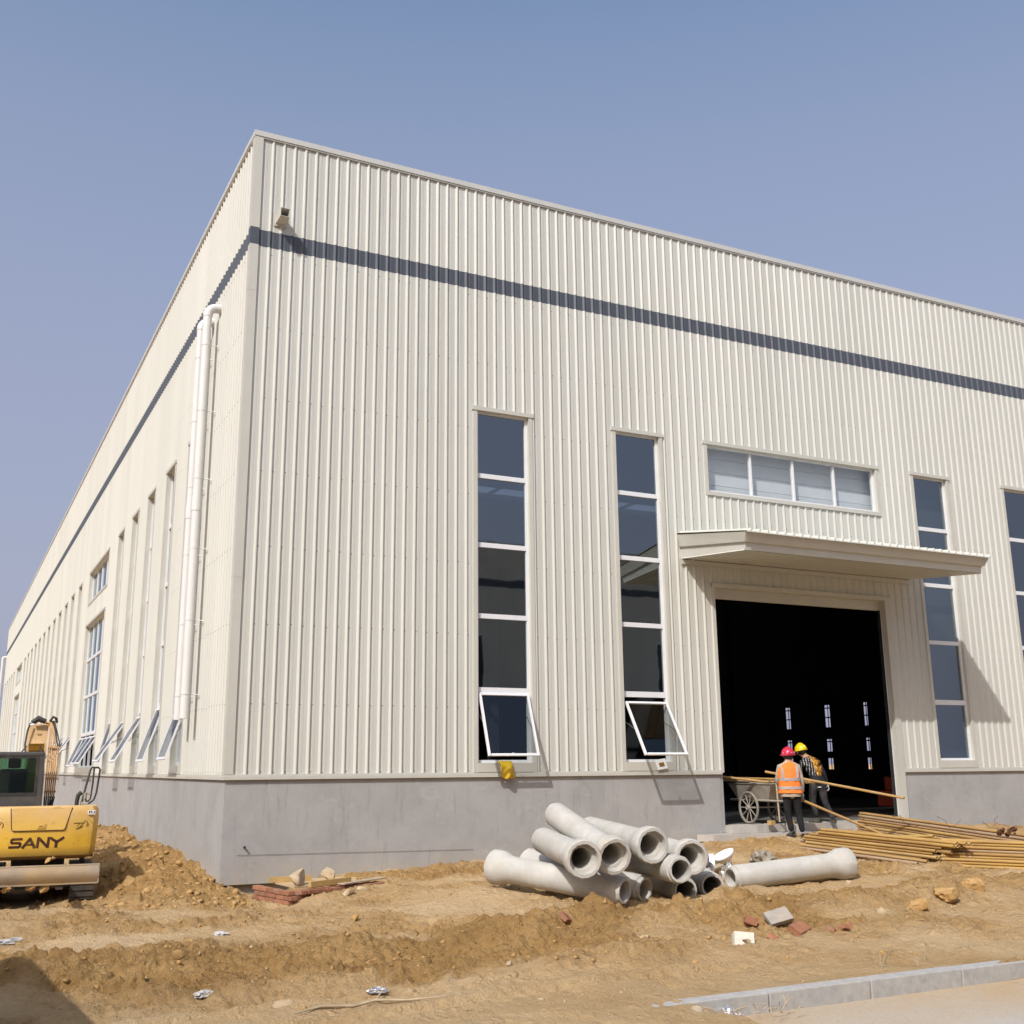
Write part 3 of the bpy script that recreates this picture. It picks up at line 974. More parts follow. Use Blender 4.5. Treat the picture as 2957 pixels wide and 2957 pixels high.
b = MB(); b.box(-0.045, 0.0, 0.003, YE, -0.055, 0.0, M['trim']); b.box(-0.030, 0.0, 0.003, YE, 0.0, 0.03, M['trim']); b.build("drip_flashing", hall, origin=(0, 40, 0))
b = MB()
for z0, z1, m, o in ((0.032, 3.3, M['trim'], 0), (3.29, 8.55, M['trim'], 0.003), (8.54, ZB0, M['trim'], 0.006), (ZB0 - 0.01, ZB1 + 0.012, M['band'], 0.009), (ZB1, H - 0.09, M['trim'], 0.012)):
    n = 0.034 + o
    b.box(-n, 0.118, -n, 0.0, z0, z1, m)
    b.box(-n, 0.0, 0.001, 0.118, z0, z1, m)
b.build("corner_trim", hall, origin=(0, 0, 0))
b = MB()
xx = 0.40
while xx < XE:
    x1 = min(xx + 3.0, XE)
    b.box(xx + (0.003 if xx > 0.5 else -0.455), x1, -0.06, 0.30, H - 0.105, H, M['coping'])
    xx = x1
b.box(-0.055, XE, -0.045, -0.02, H - 0.135, H - 0.107, M['coping'])
b.build("coping", hall, origin=(12, 0, H))
b = MB()
b.box(-0.06, 0.30, 0.302, YE + 0.05, H - 0.105, H, M['coping'])
b.box(-0.045, -0.02, 0.0, YE + 0.05, H - 0.135, H - 0.107, M['coping'])
b.build("coping", hall, origin=(0, 40, H))

# inside of the hall: roof deck, floor, far walls with their windows, a few columns
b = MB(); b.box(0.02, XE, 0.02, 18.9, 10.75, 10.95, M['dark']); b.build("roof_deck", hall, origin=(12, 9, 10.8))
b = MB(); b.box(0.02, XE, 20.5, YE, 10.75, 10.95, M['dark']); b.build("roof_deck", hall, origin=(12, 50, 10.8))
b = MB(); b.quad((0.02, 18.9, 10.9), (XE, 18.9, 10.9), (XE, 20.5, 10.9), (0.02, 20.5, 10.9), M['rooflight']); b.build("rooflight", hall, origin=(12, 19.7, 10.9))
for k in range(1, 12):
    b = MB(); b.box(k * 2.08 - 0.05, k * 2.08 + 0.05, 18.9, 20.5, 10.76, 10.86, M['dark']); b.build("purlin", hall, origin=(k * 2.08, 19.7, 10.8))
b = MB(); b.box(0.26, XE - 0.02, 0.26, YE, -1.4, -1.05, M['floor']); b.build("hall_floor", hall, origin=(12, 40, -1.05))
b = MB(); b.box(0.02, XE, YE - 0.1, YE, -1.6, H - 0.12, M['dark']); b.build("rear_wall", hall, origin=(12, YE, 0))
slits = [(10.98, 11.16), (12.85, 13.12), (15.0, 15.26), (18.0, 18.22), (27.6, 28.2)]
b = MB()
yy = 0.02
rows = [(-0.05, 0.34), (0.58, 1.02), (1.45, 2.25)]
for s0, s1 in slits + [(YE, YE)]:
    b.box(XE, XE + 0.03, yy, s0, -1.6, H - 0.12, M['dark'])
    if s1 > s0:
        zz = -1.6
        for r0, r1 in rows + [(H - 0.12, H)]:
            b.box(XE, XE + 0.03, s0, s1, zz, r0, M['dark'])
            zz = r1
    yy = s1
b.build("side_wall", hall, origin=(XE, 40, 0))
for s0, s1 in slits:
    for r0, r1 in rows:
        b = MB()
        mid = (s0 + s1) / 2
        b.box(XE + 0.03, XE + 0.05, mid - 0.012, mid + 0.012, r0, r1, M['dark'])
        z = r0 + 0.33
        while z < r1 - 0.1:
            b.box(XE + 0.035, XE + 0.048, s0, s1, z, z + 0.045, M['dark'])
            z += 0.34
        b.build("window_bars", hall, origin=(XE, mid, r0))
for cx_, cy_ in ((17.6, 9.0), (6.0, 9.0), (17.6, 17.5), (6.0, 17.5), (17.6, 26), (6.0, 26)):
    b = MB()
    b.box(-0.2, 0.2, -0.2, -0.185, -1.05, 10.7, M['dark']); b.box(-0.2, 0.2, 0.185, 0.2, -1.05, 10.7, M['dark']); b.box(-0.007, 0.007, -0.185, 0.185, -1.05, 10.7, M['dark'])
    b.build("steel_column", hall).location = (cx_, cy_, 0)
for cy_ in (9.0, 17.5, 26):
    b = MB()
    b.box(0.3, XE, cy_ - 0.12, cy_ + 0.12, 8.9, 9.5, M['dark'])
    b.build("roof_beam", hall, origin=(12, cy_, 9.2))

# ---- windows.  Local frame: X along the wall, -Y outwards, Z up
ROWS = [0.195, 1.50, 2.88, 4.24, 5.60, 6.885]

def window_parts(win, w, z0, z1, rows, cols, sashes, sill=True, glass='glass', head=0.075, jamb=0.085, deep=0.10):
    """rows: glazing heights; cols: number of bays; sashes: {bay: (drop, angle)} for the lowest row"""
    t = MB()
    t.box(0, jamb, -0.036, deep, z0, z1, M['trim'])
    t.box(w - jamb, w, -0.036, deep, z0, z1, M['trim'])
    t.box(-0.02, w + 0.02, -0.052, deep, z1 - head, z1 + 0.004, M['trim'])
    if sill:
        t.box(jamb, w - jamb, -0.040, deep, z0, rows[0], M['trim'])
    t.build("window_trim", win)
    fr = MB()
    a, c = jamb, w - jamb
    f0, f1 = deep - 0.055, deep + 0.02
    zt = z1 - head
    fr.box(a, a + 0.05, f0, f1, rows[0], zt, M['white'])
    fr.box(c - 0.05, c, f0, f1, rows[0], zt, M['white'])
    fr.box(a + 0.05, c - 0.05, f0, f1, rows[0], rows[0] + 0.05, M['white'])
    fr.box(a + 0.05, c - 0.05, f0, f1, zt - 0.04, zt, M['white'])
    zs = [rows[0]] + list(rows[1:-1]) + [zt - 0.02]
    for i, z in enumerate(rows[1:-1]):
        hh = 0.045 if i or len(rows) < 4 else 0.055
        fr.box(a + 0.05, c - 0.05, f0 - 0.002, f1, z - hh, z + hh, M['white'])
    bay = (c - a - 0.05) / cols
    for k in range(1, cols):
        x = a + 0.025 + bay * k
        for zl, zh in zip(zs[:-1], zs[1:]):
            fr.box(x - 0.025, x + 0.025, f0 + 0.002, f1, zl + 0.045, zh - 0.045, M['white'])
    fr.build("window_frame", win)
    for i, (zl, zh) in enumerate(zip(zs[:-1], zs[1:])):
        for k in range(cols):
            xl, xh = a + 0.025 + bay * k, a + 0.025 + bay * (k + 1)
            if i == 0 and k in sashes:
                drop, ang = sashes[k]
                zt_ = zh - 0.05 - drop
                L = zh - zl - 0.10
                hx = xl + 0.022
                sw = xh - xl - 0.044
                hy = f0 - 0.012 - drop * 0.25
                s = MB()
                s.box(0, 0.042, -0.018, 0.022, -L, 0, M['white']); s.box(sw - 0.042, sw, -0.018, 0.016, -L, 0, M['white'])
                s.box(0.062, sw - 0.042, -0.018, 0.022, -0.042, 0, M['white']); s.box(0.062, sw - 0.042, -0.018, 0.022, -L, -L + 0.042, M['white'])
                s.box(sw / 2 - 0.012, sw / 2 + 0.012, 0.022, 0.05, -L + 0.02, -L + 0.07, M['white'])
                so = s.build("sash", win, loc=(hx, hy, zt_))
                so.rotation_euler = (-ang, 0, 0)
                g = MB(); g.quad((0.06, -0.008, -L + 0.06), (sw - 0.06, -0.008, -L + 0.06), (sw - 0.06, -0.008, -0.06), (0.06, -0.008, -0.06), M['sashglass'])
                go = g.build("sash_pane", win, loc=(hx, hy, zt_))
                go.rotation_euler = (-ang, 0, 0)
                st = MB()
                for xx_ in (0.035, sw - 0.035):
                    p1 = Vector((hx + xx_, hy - math.sin(ang) * L * 0.55 + 0.03, zt_ - math.cos(ang) * L * 0.55))
                    st.tube([p1, (hx + xx_, deep - 0.02, zt_ - L * 0.32)], 0.007, M['screw'], 5)
                st.build("stay_arm", win)
            else:
                g = MB()
                y = deep - 0.02
                g.quad((xl, y, zl + 0.03), (xh, y, zl + 0.03), (xh, y, zh - 0.03), (xl, y, zh - 0.03), M[glass])
                g.build("pane", win)

def window_root(name, loc, rz):
    o = bpy.data.objects.new(name, None)
    COL.objects.link(o)
    o.empty_display_size = 0.2
    o.parent = hall
    o.location = loc
    o.rotation_euler = (0, 0, rz)
    return o

FS = [{0: (0.0, R(19.5))}, {0: (0.10, R(31.5))}, {}, {}]
for (a, c), s in zip(W_FRONT, FS):
    window_parts(window_root("window", (a, 0, 0), 0), c - a, WZ0 - 0.07, WZ1, ROWS, 1, s)
w_ = window_root("transom_window", (HWIN[0], 0, 0), 0)
window_parts(w_, HWIN[1] - HWIN[0], HWIN[2], HWIN[3], [HWIN[2] + 0.085, HWIN[3] - 0.08], 4, {}, glass='transomglass')
b = MB()
for z in range(4):
    b.box(-0.3, 5.7, 0.32, 0.36, 5.80 + z * 0.30, 6.092 + z * 0.30, M['board'])
b.build("white_backing_board", w_)
b = MB(); b.box(16.66, 17.60, 0.42, 0.46, -1.05, 7.3, M['lining']); b.build("lining_panel", hall, origin=(17, 0.8, 0))

LS = [(0.0, 18), (0.02, 18), (0.10, 29), (0.12, 33), (0.02, 14), (0.12, 33), (0.06, 26), (0.05, 24), (0.0, 0), (0, 0)]
for i, (a, c) in enumerate(W_LEFT):
    dr, an = LS[i] if i < len(LS) else (0, 0)
    window_parts(window_root("window", (0, c, 0), R(-90)), c - a, WZ0 - 0.07, WZ1, ROWS, 1, {0: (dr, R(an))} if an else {}, deep=0.13)
for i, (a, c, z0, z1) in enumerate(BIG_LEFT):
    sa = {k: (0.08, R(an)) for k, an in ((0, 22), (1, 22), (2, 30), (3, 30))} if i == 0 else {}
    window_parts(window_root("wide_window", (0, c, 0), R(-90)), c - a, z0 - 0.07, z1, [0.195, 1.27, 2.53, 3.80, z1 - 0.08], 4, sa, deep=0.13)
for a, c, z0, z1 in HW_LEFT:
    window_parts(window_root("transom_window", (0, c, 0), R(-90)), c - a, z0, z1, [z0 + 0.085, z1 - 0.08], 4, {}, deep=0.13)

# doorway
dw = window_root("doorway", (0, 0, 0), 0)
x0, x1, z1 = DOOR[0], DOOR[1], DOOR[3]
b = MB()
b.box(x0, x0 + 0.075, -0.038, 0.26, -0.02, z1, M['trim']); b.box(x1 - 0.14, x1 + 0.02, -0.044, 0.22, -1.12, z1, M['trim'])
b.box(x0, x1, -0.050, 0.26, z1 - 0.085, z1 + 0.004, M['trim'])
b.build("door_trim", dw)
b = MB(); b.box(x0 + 0.08, x1 - 0.145, 0.13, 0.19, z1 - 0.30, z1 - 0.087, M['trim']); b.build("head_board", dw)
b = MB(); b.box(x1 - 0.19, x1 - 0.145, 0.10, 0.14, -1.05, z1 - 0.3, M['white']); b.box(x1 - 0.20, x1 - 0.19, 0.08, 0.16, -1.05, z1 - 0.3, M['dark']); b.build("door_rail", dw)
b = MB(); b.box(x0 - 0.02, x0 + 0.075, 0.022, 0.245, -1.6, -0.022, M['plinth']); b.build("plinth_end", dw)
b = MB()
for (p, q, z0_, z1_) in (((9.30, -0.34), (15.3, 0.25), -1.33, -1.20),):
    poly = [(p[0], -0.02), (p[0] + 0.15, p[1]), (10.4, -0.52), (11.2, -0.66), (11.9, -0.60), (12.6, -0.78), (13.6, -0.70), (14.6, -0.74), (q[0], -0.5), (q[0], -0.02)]
    b.prism(poly, z0_, z1_, M['slab'])
poly = [(10.04, 0.26), (10.04, -0.20), (10.6, -0.27), (11.3, -0.24), (11.7, -0.33), (12.5, -0.29), (13.4, -0.36), (14.2, -0.30), (14.82, -0.33), (14.82, 0.26)]
b.prism(poly, -1.196, -1.05, M['slab'])
b.build("door_slab", dw)

# canopy over the door
cn = window_root("door_canopy", (0, 0, 0), 0)
CX0, CX1 = 9.17, 15.74
b = MB()
zs_ = lambda y: 4.83 + y * 0.168
start = CX0 + 0.05
us = sorted([p for p in profile(CX0 - 0.03, CX1 + 0.05, start) if CX0 - 0.03 < p < CX1 + 0.05] + [CX0 - 0.03, CX1 + 0.05])
for a, c in zip(us[:-1], us[1:]):
    na, nc = prof_n(a, start) * 2.0 + 0.016, prof_n(c, start) * 2.0 + 0.016
    b.quad((a, -2.27, zs_(-2.27) + na), (c, -2.27, zs_(-2.27) + nc), (c, 0, zs_(0) + nc), (a, 0, zs_(0) + na), M['clad'])
    b.quad((a, -2.27, zs_(-2.27) - 0.004), (c, -2.27, zs_(-2.27) - 0.004), (c, -2.27, zs_(-2.27) + nc), (a, -2.27, zs_(-2.27) + na), M['clad'])
b.build("canopy_sheet", cn, origin=(12.4, -1, 4.7))
# sloping fascia in two folds, returned along both sides
yt, zt, yb, zb = -2.22, 4.455, -2.06, 4.135
ym, zm = yt + (yb - yt) * 0.53, zt + (zb - zt) * 0.53
sec = [((0.0, 0.0), 4.82, 4.32)]
b = MB(); b2 = MB()
def ring(off, y, z, zback):
    # outline of the fascia at one height: left-back, left-front, right-front, right-back
    return [Vector((CX0 - off, -0.003, zback)), Vector((CX0 - off, y, z)), Vector((CX1 + off, y, z)), Vector((CX1 + off, -0.003, zback))]
r0 = ring(0.02, yt, zt, 4.815)
r1 = ring(-0.03, ym, zm, 4.565)
r1b = ring(-0.075, ym + 0.045, zm - 0.012, 4.555)
r2 = ring(-0.075, yb, zb, 4.315)
for i in range(3):
    b.quad(r0[i], r0[i + 1], r1[i + 1], r1[i], M['trim'])
    b.quad(r1[i], r1[i + 1], r1b[i + 1], r1b[i], M['trim'])
    b2.quad(r1b[i], r1b[i + 1], r2[i + 1], r2[i], M['trim'])
b.build("upper_fascia", cn, origin=(12.4, yt, zt))
b2.build("lower_fascia", cn, origin=(12.4, yb, zb))
b = MB()
us = sorted([p for p in profile(CX0 + 0.05, CX1 - 0.05, start) if CX0 + 0.05 < p < CX1 - 0.05] + [CX0 + 0.05, CX1 - 0.05])
for a, c in zip(us[:-1], us[1:]):
    na, nc = prof_n(a, start), prof_n(c, start)
    b.quad((a, yb, zb - 0.008 + na), (c, yb, zb - 0.008 + nc), (c, -0.04, 4.305 + nc), (a, -0.04, 4.305 + na), M['clad'])
b.build("soffit_sheet", cn, origin=(12.4, -1, 4.2))
b = MB(); b.box(CX0 + 0.05, CX1, -0.058, -0.032, 4.20, 4.29, M['trim']); b.build("wall_flashing", cn, origin=(12.4, 0, 4.25))

# overflow spout by the corner
b = MB()
T = Matrix.Translation((0.50, 0, 10.02))
s_ = 0.085
for (a0, a1, c0, c1) in ((-s_, s_, -s_, -s_ + 0.008), (-s_, s_, s_ - 0.008, s_), (-s_, -s_ + 0.008, -s_ + 0.008, s_ - 0.008), (s_ - 0.008, s_, -s_ + 0.008, s_ - 0.008)):
    b.box(a0, a1, -0.37, 0.0, c0, c1, M['trim'], T)
b.box(-s_ + 0.008, s_ - 0.008, -0.02, -0.01, -s_ + 0.008, s_ - 0.008, M['dark'], T)
b.box(-0.13, 0.13, -0.036, -0.031, -0.13, 0.13, M['trim'], T)
b.build("overflow_spout", hall, origin=(0.5, 0, 10.0))

# downpipes
def downpipe(y, ztop, zbot, r=0.085, n=0.26):
    dp = window_root("downpipe", (-n, y, 0), 0)
    b = MB()
    b.tube([(0, 0, zbot), (0, 0, ztop - 0.16)], r, M['pvc'], 20)
    b.build("pipe", dp)
    b = MB()
    pts = [(0, 0, ztop - 0.2)]
    for k in range(7):
        a = k / 6 * math.pi / 2
        pts.append((0.17 - 0.17 * math.cos(a), 0, ztop - 0.17 + 0.17 * math.sin(a)))
    pts.append((n + 0.02, 0, ztop))
    b.tube(pts, [r + 0.008] * len(pts), M['pvc'], 20)
    b.build("elbow", dp)
    for zc in (zbot + (ztop - zbot) * 0.50,):
        b = MB(); b.tube([(0, 0, zc - 0.14), (0, 0, zc + 0.14)], r + 0.009, M['pvc'], 20); b.build("coupling", dp)
    nb = 6
    for k in range(nb):
        z = zbot + 0.45 + (ztop - zbot - 1.25) * k / (nb - 1)
        b = MB()
        b.tube([(0, 0, z - 0.018), (0, 0, z + 0.018)], r + 0.006, M['pvc'], 20)
        b.tube([(r - 0.01, 0, z), (n, -0.06, z - 0.02)], 0.010, M['pvc'], 6)
        b.build("pipe_bracket", dp)
downpipe(2.40, 9.10, 1.02)
downpipe(2.98, 9.02, 1.02)
downpipe(82.4, 9.3, 1.0, 0.10, 0.30)

# screw heads of both walls, one row at every rail
b = MB()
rz_ = [0.06, 1.18, 2.52, 3.86, 5.2, 6.54, 7.88, 9.30, 10.62]
def screw(p, nrm):
    a = Vector((nrm[1], -nrm[0], 0))
    c = Vector(p)
    h = 0.011
    up = Vector((0, 0, 1))
    n = Vector(nrm)
    b.add([c + a * h, c + up * h, c - a * h, c - up * h, c + n * 0.012], [(0, 1, 4), (1, 2, 4), (2, 3, 4), (3, 0, 4)], M['screw'])
for kx in range(int(XE / PITCH) - 1):
    x = 0.286 + kx * PITCH + 0.086
    for z in rz_:
        if not any(h[0] - 0.1 < x < h[1] + 0.1 and h[2] - 0.1 < z < h[3] + 0.1 for h in fh):
            screw((x + random.uniform(-.008, .008), -0.001, z + random.uniform(-.012, .012)), (0, -1, 0))
for ky in range(int(22 / PITCH)):
    y = 0.286 + ky * PITCH - 0.012
    for z in rz_:
        if not any(h[0] - 0.1 < y < h[1] + 0.1 and h[2] - 0.1 < z < h[3] + 0.1 for h in lh):
            screw((-0.001, y + random.uniform(-.008, .008), z + random.uniform(-.012, .012)), (-1, 0, 0))
stuff(b.build("screws", hall, origin=(5, 0, 5)))

# ---------------------------------------------------------------- what stands behind the camera, and an added shadow caster
opp = thing("opposite_hall", "cream factory hall with a dark band across the yard, mirrored in the windows", "building", (0, -33, 0))
b = MB(); b.box(-45, 45, -20, 0, 0.0, 9.4, M['oppwall']); b.box(-45, 45, -20, 0, 9.8, 11.7, M['oppwall']); b.build("wall", opp)
b = MB(); b.box(-45.02, 45.02, -20.02, 0.02, 9.4, 9.8, M['band']); b.build("band", opp)
b = MB(); b.box(-45.01, 45.01, -20.01, 0.01, -2, 0.0, M['plinth']); b.build("plinth", opp)
b = MB(); b.box(-45.1, 45.1, -20.1, 0.1, 11.7, 11.8, M['coping']); b.build("roof", opp)
for k in range(-10, 11):
    b = MB(); b.box(-0.6, 0.6, 0.0, 0.03, 0.2, 6.9, M['white']); b.box(-0.52, 0.52, 0.03, 0.04, 0.28, 6.8, M['rubber'])
    b.build("window", opp, loc=(k * 4.0, 0, 0))
cab = thing("added_site_cabin", "unseen box shaped as a site cabin, added to throw the shadow at lower left", "cabin", (-6.45, -11.9, -1.65), R(4))  # unseen caster for the box-like shadow; the cabin itself is made up
b = MB()
b.box(-1.22, 1.22, -3.0, 3.0, 0.12, 2.55, M['cabin'])
b.build("body", cab)
b = MB(); b.box(-1.27, 1.27, -3.05, 3.05, 2.55, 2.66, M['cabin']); b.build("roof", cab)
b = MB()
for y in (-2.9, 2.9):
    b.box(-1.2, 1.2, y - 0.1, y + 0.1, -0.15, 0.12, M['cabframe'])
b.build("skid", cab)
b = MB(); b.box(1.22, 1.245, -1.2, -0.35, 0.2, 2.2, M['white']); b.build("door", cab)
b = MB(); b.box(1.22, 1.25, 0.5, 1.7, 1.0, 2.0, M['white']); b.box(1.25, 1.256, 0.56, 1.64, 1.06, 1.94, M['rubber']); b.build("window", cab)
# ---------------------------------------------------------------- concrete pipes
def pipe_mesh(L):
    b = MB()
    r1, rb, ri, rs = 0.170, 0.225, 0.125, 0.178
    outer = [(0.0, r1 - 0.022), (0.055, r1 - 0.018), (0.058, r1 - 0.003), (0.07, r1), (L - 0.42, r1), (L - 0.30, r1 + 0.008), (L - 0.20, rb - 0.012), (L - 0.16, rb), (L - 0.02, rb), (L, rb - 0.012)]
    inner = [(L, rs), (L - 0.10, rs - 0.006), (L - 0.105, ri + 0.01), (L - 0.12, ri), (0.0, ri)]
    b.lathe(outer + inner, 40, M['pipe'], close=True)
    me = b.mesh("concrete_pipe")
    rn = random.Random(int(L * 100))
    for v in me.vertices:          # cast surface, chipped rims
        p = v.co
        rr = math.hypot(p.y, p.z)
        k_ = 1 + rn.uniform(-1, 1) * (0.028 if (p.x < 0.06 or p.x > L - 0.03) else 0.004)
        v.co = (p.x, p.y * k_, p.z * k_)
    for p in me.polygons:
        p.use_smooth = True
    return me
PM = {L: pipe_mesh(L) for L in (2.05,)}

def edge_split(o, ang=35):
    md = o.modifiers.new("crisp edges", 'EDGE_SPLIT')
    md.split_angle = R(ang)
    return o

def concrete_pipe(a, c, label):
    """spigot end at a, bell end towards c"""
    o = link("concrete_pipe", PM[2.05])
    o.matrix_world = frame_x(a, c)
    edge_split(o)
    return tag(o, label, "concrete pipe", "concrete pipes lying on the soil")

def ext(bell, spig, L=2.05):
    b_, s_ = Vector(bell), Vector(spig)
    return tuple(b_ + (s_ - b_).normalized() * L)
PIPES = [
    ((3.563, -6.316, -1.382), (2.646, -4.494, -1.182), "concrete pipe at the front left bottom of the heap, its wide bell end pointing left"),
    ((4.052, -6.034, -1.414), (3.378, -4.108, -1.219), "concrete pipe second from left at the bottom, mostly hidden behind the front pipe"),
    ((3.344, -4.600, -0.855), (2.831, -6.582, -0.960), "leftmost of the upper pipes, open bell end towards us with an ochre stain"),
    ((3.579, -4.545, -0.519), (3.297, -6.529, -0.953), "tilted concrete pipe whose far end rises highest at the back"),
    ((4.217, -4.387, -0.740), (3.937, -6.415, -0.851), "topmost pipe with chipped bell rim, right of the tilted pipe"),
    ((5.244, -4.247, -0.997), (4.670, -6.214, -1.035), "concrete pipe with its open bell end at the right side of the heap"),
    ((4.186, -6.635, -1.138), (4.578, -4.623, -1.108), "shaded concrete pipe under the topmost pipe, its narrow end lit"),
    ((4.569, -6.186, -1.441), (5.178, -4.229, -1.430), "dark concrete pipe half buried beneath the middle of the heap"),
    ((5.135, -5.999, -1.430), (5.939, -4.115, -1.360), "short looking concrete pipe end at the right foot of the heap"),
    ((5.88, -5.42, -1.415), (8.0, -5.58, -1.285), "single long concrete pipe lying apart to the right of the heap"),
]
for a, c, lb in PIPES:
    concrete_pipe(a, c, lb)

# ---------------------------------------------------------------- scaffold tubes
def tube_mesh(L, r=0.0245):
    b = MB()
    b.lathe([(0, r), (L, r)], 10, M['tube'])
    b.lathe([(L, r), (L, r * 0.82), (L - 0.06, r * 0.82)], 10, M['tube'], smooth=False)
    b.lathe([(L - 0.06, r * 0.82), (L - 0.061, 0.0005)], 10, M['hole'], smooth=False)
    b.lathe([(0.06, r * 0.82), (0, r * 0.82), (0, r)], 10, M['tube'], smooth=False)
    b.lathe([(0.061, 0.0005), (0.06, r * 0.82)], 10, M['hole'], smooth=False)
    return b.mesh("scaffold_tube")
TM = {L: tube_mesh(L) for L in (1.2, 2.0, 2.9, 3.3, 4.0, 5.2, 6.0)}

def scaffold_tube(L, a, c, label, group, mat=None):
    o = link("scaffold_tube", TM[L])
    o.matrix_world = frame_x(a, c)
    tag(o, label, "scaffold tube", group)
    return o

rt = random.Random(11)
COLW = ("yellow painted", "rust brown", "pale dusty", "ochre")
ORD = ("bottom", "second", "third", "fourth", "fifth", "sixth", "seventh", "eighth", "ninth")
def bundle(a0, c0, layers, cols, L, side, labels, group, stag=0.25, dz=0.0475, lean=0.012):
    a0, c0 = Vector(a0), Vector(c0)
    d = (c0 - a0).normalized()
    sx = Vector((d.y, -d.x, 0)).normalized() * side
    for k in range(layers):
        for j in range(cols):
            if k > layers - 3 and j == cols - 1 and cols > 2:
                continue
            s = rt.uniform(-stag, stag) + k * 0.10 * (stag > 0.1)
            p = a0 + d * s + sx * (j * 0.053 + k * lean + rt.uniform(-.004, .004) + (0.026 if k % 2 else 0)) + Vector((0, 0, k * dz + rt.uniform(-.003, .003)))
            q = p + d * L + Vector((rt.uniform(-.015, .015), rt.uniform(-.015, .015), rt.uniform(-.006, .006)))
            pos = ORD[k] if k < layers - 1 else "topmost"
            scaffold_tube(L, p, q, labels % pos, group)
GA, GB, GC = "scaffold tubes in the low left bundle", "scaffold tubes in the rear bundle", "scaffold tubes in the near right bundle"
bundle((9.62, -2.42, -1.285), (9.64, -5.9, -1.375), 8, 4, 2.9, -1, "rusty yellow scaffold tube, %s layer of the low bundle nearest the worker", GA, 0.14, 0.046)
bundle((12.3, -1.25, -1.165), (11.35, -5.9, -1.345), 8, 3, 6.0, -1, "ochre scaffold tube, %s layer of the rear bundle before the doorway", GB, 0.05)
bundle((9.70, -5.70, -1.385), (10.46, -6.66, -1.405), 9, 4, 6.0, -1, "rusty scaffold tube, %s layer of the near bundle cut off at right", GC, 0.03, 0.045)
# a few that stick out at the left
for p, q, lb in (((9.50, -2.55, -1.29), (9.45, -5.45, -1.37), "scaffold tube sticking out farthest left at the worker's feet"),
                 ((10.55, -2.05, -1.20), (10.4, -4.9, -1.02), "dark ended scaffold tube poking out between the low and rear bundles"),
                 ((9.55, -2.70, -1.25), (9.50, -5.60, -1.33), "yellow scaffold tube lying beside the worker's shoes")):
    scaffold_tube(2.9, p, q, lb, GA)
# couplers heaped on the near bundle
ch = thing("coupler_heap", "small heap of rusty scaffold couplers on top of the tubes at the right edge", "couplers", (11.05, -5.85, -1.0))
for k in range(9):
    b = MB()
    c = Vector((rt.uniform(-.13, .13), rt.uniform(-.1, .1), 0.03 + rt.uniform(0, .09)))
    ax = Vector((rt.uniform(-1, 1), rt.uniform(-1, 1), rt.uniform(-.5, .5))).normalized()
    b.lathe([(-0.022, 0.026), (-0.022, 0.036), (0.022, 0.036), (0.022, 0.026)], 8, M['rust'], T=Matrix.Translation(c) @ ax.to_track_quat('X', 'Z').to_matrix().to_4x4(), smooth=False, close=True)
    b.box(-.012, .012, .03, .06, -.012, .012, M['rust'], T=Matrix.Translation(c) @ ax.to_track_quat('X', 'Z').to_matrix().to_4x4())
    b.build("coupler", ch)
b = MB()
for k in range(4):
    x0_ = Vector((10.35 + 0.5 * k, -3.4 - 0.5 * k, -0.86))
    pts = [x0_ + Vector((-0.25 + 0.1 * i, rt.uniform(-.1, .1), 0.02 + 0.10 * math.sin(i * 0.9 + k))) for i in range(6)]
    b.tube(pts, 0.004, M['rust'], 4)
tag(b.build("binding_wire"), "loose rusty binding wire curled over the scaffold tubes", "wire")

# ---------------------------------------------------------------- handcart in the doorway
ct = thing("handcart", "two wheeled builder's handcart with spoked wheels standing in the doorway", "handcart", (11.12, 0.15, -1.05), R(-2))
def wheel(parent, x):
    b = MB()
    b.lathe([(-0.022, 0.288), (-0.026, 0.305), (-0.015, 0.324), (0.015, 0.324), (0.026, 0.305), (0.022, 0.288)], 36, M['tyre'], close=True)
    w = b.build("wheel", parent)
    w.location = (x, 0, 0.324)
    b = MB()
    b.lathe([(-0.012, 0.272), (-0.016, 0.288), (0.016, 0.288), (0.012, 0.272)], 36, M['cartmetal'], close=True)
    b.build("rim", w)
    b = MB(); b.lathe([(-0.05, 0.03), (-0.05, 0.045), (0.05, 0.045), (0.05, 0.03)], 14, M['cartmetal'], close=True); b.build("hub", w)
    for k in range(10):
        a = 2 * math.pi * k / 10
        b = MB()
        b.tube([(0.012, 0.042 * math.cos(a), 0.042 * math.sin(a)), (0, 0.275 * math.cos(a), 0.275 * math.sin(a))], 0.011, M['cartmetal'], 6)
        b.build("spoke", w)
wheel(ct, -0.36); wheel(ct, 0.36)
b = MB(); b.tube([(-0.40, 0, 0.324), (0.40, 0, 0.324)], 0.017, M['cartmetal'], 8); b.build("axle", ct)
b = MB()
for x in (-0.24, 0.24):
    b.tube([(x, -1.05, 0.47), (x, 0.75, 0.47)], 0.022, M['cartmetal'], 8)
b.build("frame_rail", ct)
b = MB()
ZT = 0.80
lo = [(-0.24, -0.52), (0.24, -0.52), (0.24, 0.52), (-0.24, 0.52)]
hi = [(-0.34, -0.72), (0.34, -0.72), (0.34, 0.70), (-0.34, 0.70)]
for i in range(4):
    j = (i + 1) % 4
    for s in (0, 0.008):
        sc = 1 - s * 3
        b.quad((lo[i][0] * sc, lo[i][1] * sc, 0.49), (lo[j][0] * sc, lo[j][1] * sc, 0.49), (hi[j][0] * sc, hi[j][1] * sc, ZT), (hi[i][0] * sc, hi[i][1] * sc, ZT), M['cartmetal'])
b.quad((*lo[0], 0.495), (*lo[1], 0.495), (*lo[2], 0.495), (*lo[3], 0.495), M['cartmetal'])
